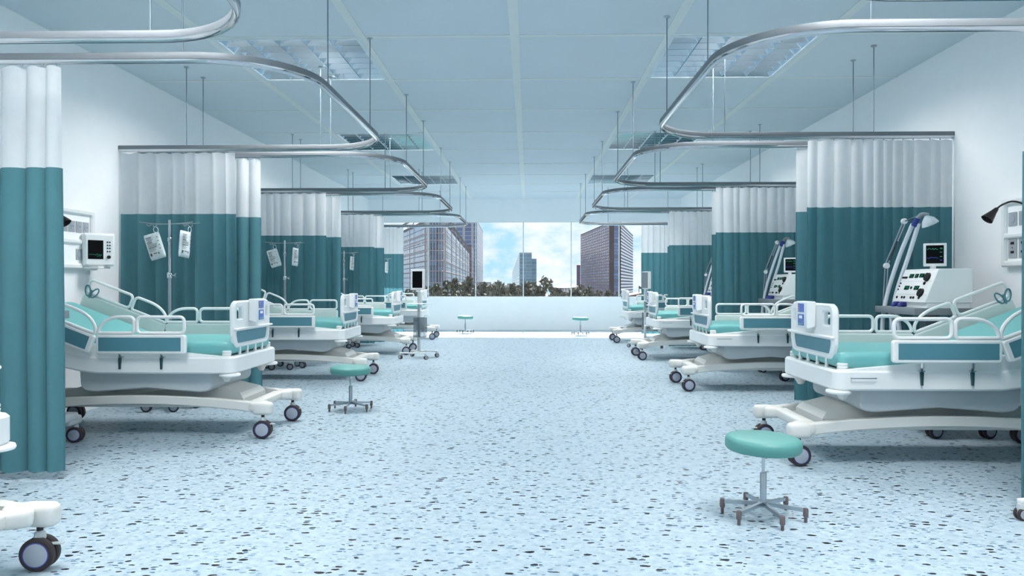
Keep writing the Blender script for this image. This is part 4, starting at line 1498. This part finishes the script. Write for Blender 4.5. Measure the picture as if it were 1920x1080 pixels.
M['roofdark'] = mat('dark_roof', (88, 84, 92), 0.8, var=0.1)
M['rooflight'] = mat('light_roof', (196, 198, 202), 0.7, var=0.05)
M['facA'] = facade('glass_curtain_wall', (92, 96, 112), (104, 138, 170), 5.0, 13.0, 0.07, 0.14, 0.12, vary=0.30)
M['facA2'] = facade('ribbed_tower_glass', (176, 168, 172), (98, 116, 150), 3.4, 7.0, 0.28, 0.14, 0.15, vary=0.25)
M['facP'] = facade('brown_grid_facade', (120, 104, 116), (104, 112, 146), 5.0, 8.0, 0.32, 0.30, 0.25, vary=0.2)
M['facC'] = facade('brick_grid_tower', (150, 116, 104), (100, 136, 192), 3.4, 12.0, 0.36, 0.32, 0.2, vary=0.3)
M['facC2'] = facade('striped_tower_side', (92, 84, 98), (170, 190, 220), 0.01, 11.0, 0.0, 0.48, 0.2, vary=0.0)
M['facB'] = facade('pale_glass_tower', (168, 180, 186), (122, 158, 176), 4.0, 7.0, 0.10, 0.16, 0.12, vary=0.16)
M['facL'] = facade('pale_block_facade', (206, 200, 202), (120, 124, 140), 4.0, 6.0, 0.40, 0.45, 0.4, vary=0.2)
M['pink'] = mat('pale_steel_truss', (176, 160, 160), 0.5, var=0.03)
M['truss'] = mat('dark_steel_truss', (86, 76, 80), 0.5, var=0.03)
M['earth'] = mat('outside_ground', (96, 98, 90), 0.9, var=0.15, vscale=0.1)

g = MB(); g.b2(-400, 400, 30, 900, GZ - 0.5, GZ)
struct('ground_outside', g, M['earth'], flat=True)

# curved-corner glass building on the left
zA = hgt(119, 100)
cor = (ray(822, 94), 94.0)
le = (ray(690, 180), 180.0); re_ = (ray(881, 216), 216.0)
front = fillet([(le[0], le[1], 0), (cor[0], cor[1], 0), (re_[0], re_[1], 0)], 1.1, 10, closed=False)
loop = [(p.x, p.y) for p in front] + [(re_[0] - 25, re_[1] + 8)]
bA = block('glass_building', loop, zA, M['facA'], M['roofdark'], 'tall curved-corner glass office building filling the left of the windows')
ox, oy, oz = bA.location
fr3 = [Vector((p.x - ox, p.y - oy, 0)) for p in front]
def offs(pl, e):
    o_ = []
    for k in range(len(pl)):
        a, b = pl[max(0, k - 1)], pl[min(len(pl) - 1, k + 1)]
        tt = (b - a).normalized()
        o_.append(pl[k] + Vector((tt.y, -tt.x, 0)) * e)
    return o_
# make sure the offset goes outwards (towards the camera)
fo_ = offs(fr3, 0.35)
if sum(p.y for p in fo_) > sum(p.y for p in fr3): fo_ = offs(fr3, -0.35)
bands = MB()
for u in (96, 82, 63, 44, 24, 2):
    z = hgt(u, 100) - oz
    bands.tube([p + Vector((0, 0, z)) for p in fo_], 0.055, 5)
bands.build('floor_bands', M['pink'], bA)
dens = []
for k in range(len(fo_) - 1):
    nn = max(1, int((fo_[k + 1] - fo_[k]).length / 13.0))
    for q in range(nn): dens.append(fo_[k].lerp(fo_[k + 1], q / nn))
fins = MB()
for p in dens: fins.tube([p, p + Vector((0, 0, zA - oz))], 0.06, 4)
fins.build('mullion_fins', M['pink'], bA)
# roof truss: dark arched tube with struts
tr = MB()
cpts = []
for q in range(0, 31):
    f = q / 30
    # run along the front line
    L_tot = sum((fr3[k + 1] - fr3[k]).length for k in range(len(fr3) - 1))
    s_ = f * L_tot; acc = 0; pt = fr3[-1]
    for k in range(len(fr3) - 1):
        l_ = (fr3[k + 1] - fr3[k]).length
        if acc + l_ >= s_: pt = fr3[k].lerp(fr3[k + 1], (s_ - acc) / l_); break
        acc += l_
    cpts.append((pt, zA - oz + 1.3))
top = [Vector((p.x, p.y, z)) for p, z in cpts]
tr.tube(top, 0.17, 5)
for q in range(0, 30):
    a = Vector((cpts[q][0].x, cpts[q][0].y, zA - oz)); b = top[q + 1] if q % 2 == 0 else top[q]
    a2 = Vector((cpts[q + (1 if q % 2 else 0)][0].x, cpts[q + (1 if q % 2 else 0)][0].y, zA - oz))
    tr.tube([a2, b], 0.08, 4)
tr.build('roof_truss', M['truss'], bA)

# tower behind it
d0, d1 = 250.0, 305.0
block('ribbed_tower', [(ray(835, d0), d0), (ray(894, d0), d0), (ray(905.5, d1), d1), (ray(835, d1), d1)], hgt(117.5, d0), M['facA2'], M['roofdark'], 'ribbed office tower rising behind the curved glass building')
d0, d1 = 219.0, 247.0
block('annex_tower', [(ray(868, d0), d0), (ray(884, d0), d0), (ray(889.5, d1), d1), (ray(868, d1), d1)], hgt(70, d0), M['facP'], M['roofdark'], 'narrow brown annex in front of the ribbed tower')
# middle pale tower
d0 = 300.0
bB = block('pale_glass_tower', [(ray(974, d0), d0), (ray(997, d0), d0), (ray(997, d0 * 1.2), d0 * 1.2), (ray(960.5, 840), 840.0)], hgt(57, d0), M['facB'], M['rooflight'], 'pale blue glass tower standing alone in the middle of the view')
bx_, by_ = bB.location.x, bB.location.y
wl = [(ray(996.8, d0) - bx_, d0 + 2 - by_), (ray(1006, d0) - bx_, d0 + 2 - by_), (ray(1006, d0) - bx_, d0 + 40 - by_), (ray(996.8, d0) - bx_, d0 + 40 - by_)]
uvwall('wing', wl + [wl[0]], hgt(46, d0) - GZ, M['facB'], bB, z0=0.0)
wr = MB(); wr.plate([wl], hgt(46, d0) - GZ, hgt(46, d0) - GZ + 0.3, lambda u, v, d: (u, v, d)); wr.build('wing_roof', M['rooflight'], bB, flat=True)
# right tower
d0, d1, d2 = 200.0, 253.0, 250.0
zC = hgt(114, d0)
bC = block('brick_tower', [(ray(1088.5, d1), d1), (ray(1145, d0), d0), (ray(1163, d0 + 1), d0 + 1), (ray(1184, d2), d2), (ray(1150, d2 + 60), d2 + 60)], zC, M['facC'], M['roofdark'], 'large brown grid-windowed tower on the right of the view')
# its striped right side and plain corner column
q = bC.location
def loc_(px, d, dy=0): return (ray(px, d) - q.x, d - q.y + dy)
uvwall('striped_side', [(loc_(1163.2, d0 + 1)[0], loc_(1163.2, d0 + 1)[1] - 0.4), (loc_(1184.3, d2)[0] + 0.3, loc_(1184.3, d2)[1] - 0.2)], zC - GZ, M['facC2'], bC, z0=0.0)
c_ = MB(); cx, cy = loc_(1146, d0); c_.b2(cx - 0.6, cx + 0.6, cy - 0.8, cy + 0.8, 0, zC - GZ)
c_.build('corner_column', M['truss'], bC, flat=True)
# small ones
d0 = 260.0
block('slim_red_topped_tower', [(ray(1081, d0), d0), (ray(1088, d0), d0), (ray(1088, d0 + 12), d0 + 12), (ray(1081, d0 + 12), d0 + 12)], hgt(33, d0), M['facP'], mat('red_sign', (170, 50, 60), 0.6), 'slim dark tower just left of the brown tower')
block('white_block', [(ray(905, 280), 280.0), (ray(916, 280), 280.0), (ray(921, 300), 300.0), (ray(905, 300), 300.0)], hgt(1.5, 280), M['facL'], M['rooflight'], 'small white block right of the ribbed tower')
block('teal_block', [(ray(951, 290), 290.0), (ray(960, 290), 290.0), (ray(960, 310), 310.0), (ray(951, 310), 310.0)], hgt(-1, 290), M['facB'], M['rooflight'], 'small teal-windowed block left of the pale tower')
# gabled low building
t = empty('low_roofed_building', (ray(1058, 150), 150, GZ))
W_ = [(ray(1034, 170) - t.location.x, 20.0), (ray(1057, 150) - t.location.x, 0.0), (ray(1090, 165) - t.location.x, 15.0), (ray(1075, 190) - t.location.x, 40.0)]
uvwall('facade', W_ + [W_[0]], hgt(-8, 150) - GZ, M['facL'], t, z0=0.0)
zr = hgt(-8, 150) - GZ
ap = Vector((sum(p[0] for p in W_) / 4, 12.0, hgt(2.5, 160) - GZ))
r = MB(); base = [Vector((p[0] * 1.06, p[1] - 1.0 if p[1] < 16 else p[1] + 1.0, zr)) for p in W_]
vs = base + [ap]
r.add(vs, [(0, 1, 4), (1, 2, 4), (2, 3, 4), (3, 0, 4), (0, 1, 2, 3)])
r.build('roof', M['roofdark'], t, flat=True)
tag(t, 'low white building with a dark hipped roof among the trees', 'building')
# brown roof and flag at the far right
t = empty('low_brown_roof_house', (ray(1205, 120), 120, GZ))
r = MB(); x0 = ray(1172, 120) - t.location.x; x1 = ray(1260, 120) - t.location.x
r.plate([[(x0, 0), (x1, 0), (x1, hgt(-10, 120) - GZ), (x0 + 3.0, hgt(-17, 120) - GZ), (x0, hgt(-23, 120) - GZ)]], 0, 10, lambda u, v, d: (u, d, v))
r.build('house_body', mat('brown_roofing', (120, 98, 96), 0.8), t, flat=True)
fx_ = ray(1199, 120) - t.location.x
r = MB(); r.tube([(fx_, 1, hgt(-20, 120) - GZ), (fx_, 1, hgt(-4, 120) - GZ)], 0.06, 6)
fp = r.build('flagpole', M['truss'], t)
r = MB(); r.plate([[(fx_, hgt(-4, 120) - GZ), (fx_ + 0.45, hgt(-7, 120) - GZ), (fx_ + 0.35, hgt(-10, 120) - GZ), (fx_, hgt(-9, 120) - GZ)]], 1.0, 1.05, lambda u, v, d: (u, d, v))
r.build('flag', M['truss'], fp, flat=True)
tag(t, 'low brown-roofed building with a flag at the far right of the view', 'building')

# trees
M['leaf'] = mat('dull_foliage', (104, 102, 90), 0.8, var=0.25, vscale=0.6)
M['bark'] = mat('bark', (70, 62, 58), 0.9, var=0.2)
def make_tree(seed, h, w, dense=True):
    rnd = random.Random(seed)
    t = empty('tree')
    tk = MB(); tk.tube([(0, 0, 0), (0.1, 0, h * 0.4), (0, 0.1, h * 0.96)], [0.28, 0.18, 0.04], 7)
    for k in range(14):
        a = rnd.uniform(0, 2 * pi); z = h * rnd.uniform(0.35, 0.9)
        rr = w * (1 - (z / h - 0.3) ** 2 * 1.2) * 0.8
        tk.tube([(0, 0, z), (cos(a) * rr * 0.6, sin(a) * rr * 0.6, z + 0.3), (cos(a) * rr, sin(a) * rr, z + 0.5)], [0.07, 0.05, 0.02], 5)
    tk.build('trunk', M['bark'], t)
    m = MB()
    N_ = 2600 if dense else 900
    nclump = 46 if dense else 30
    cl = []
    for k in range(nclump):
        z = h * (0.25 + 0.75 * rnd.random() ** 0.85)
        f = (z / h - 0.25) / 0.75
        rmax = w * (max(0.05, (1 - f ** 1.6)) ** 0.7)
        a = rnd.uniform(0, 2 * pi); q = rmax * sqrt(rnd.random())
        cl.append((Vector((cos(a) * q, sin(a) * q, z)), rnd.uniform(0.35, 0.75) * (1.25 - f * 0.5)))
    for k in range(N_):
        c, r_ = rnd.choice(cl)
        d = Vector((rnd.gauss(0, 1), rnd.gauss(0, 1), rnd.gauss(0, 0.7))).normalized() * r_ * rnd.random() ** 0.4
        p = c + d
        s_ = rnd.uniform(0.10, 0.20)
        u = Vector((rnd.uniform(-1, 1), rnd.uniform(-1, 1), rnd.uniform(-1, 1))).normalized() * s_
        v = u.cross(Vector((rnd.uniform(-1, 1), rnd.uniform(-1, 1), rnd.uniform(-1, 1)))).normalized() * s_ * 0.7
        m.add([p - u, p + v * 0.8, p + u, p - v * 0.8], [(0, 1, 2, 3)])
    m.build('crown', M['leaf'], t, flat=True)
    return t
TD = 62.0
th = [('', 0)]
protoT = [make_tree(1, 10, 1.9), make_tree(2, 10, 1.6), make_tree(3, 10, 1.5, False)]
used = [False] * 3
# pixel column, top u, prototype, width factor, distance
TR = [(838, -2, 0, 1.0, 62), (852, 6, 1, .9, 66), (868, -4, 0, 1, 60), (878, 10, 1, .8, 68), (893, -6, 0, 1, 62), (908, -1, 1, 1, 66), (922, -8, 0, 1, 60), (935, -5, 1, 1, 64),
      (947, -8, 0, .9, 62), (961, -8, 1, 1, 66), (973, -7, 0, 1, 60), (986, -3, 1, 1, 63), (999, -2, 0, 1, 66), (1019, 12, 2, 1.1, 60), (1034, -10, 0, 1, 64), (1046, -18, 1, .9, 60),
      (1060, -20, 0, .9, 62), (1076, -15, 1, 1, 64), (1089, -6, 0, 1, 62), (1106, -12, 1, .9, 60), (1122, -16, 0, 1, 64), (1140, -18, 1, 1, 62), (1158, -19, 0, 1, 64),
      (820, -6, 1, 1, 64), (803, -12, 0, 1, 62), (785, -14, 1, 1, 64), (766, -17, 0, 1, 62), (1012, -14, 1, 0.9, 70), (929, -16, 0, 1.0, 72), (1000, -16, 1, 0.8, 72)]
TL = ['tree just above the sill below the curved glass building', 'tree above the sill between the two left towers and the pale tower', 'tree above the sill in front of the pale glass tower',
      'tree above the sill around the low hipped-roof building', 'tree above the sill in front of the brown tower']
TR.sort()
for n_t, (px, u, k, wf, d) in enumerate(TR):
    d = (55, 77, 45, 71, 50, 89, 60, 83, 65, 95)[n_t % 10]
    o = protoT[k] if not used[k] else copy_tree(protoT[k])
    used[k] = True
    H_ = hgt(u, d) - GZ
    o.location = (ray(px, d), d, GZ)
    o.scale = (wf, wf, H_ / 10)
    o.rotation_euler = (0, 0, px * 0.7)
    lab = TL[0] if px < 890 else TL[1] if px < 952 else TL[2] if px < 1008 else TL[3] if px < 1095 else TL[4]
    if k == 2: lab = 'tallest sparse tree right of the pale tower, sky showing through it'
    tag(o, lab, 'tree', 'trees outside: ' + lab if k != 2 else None)
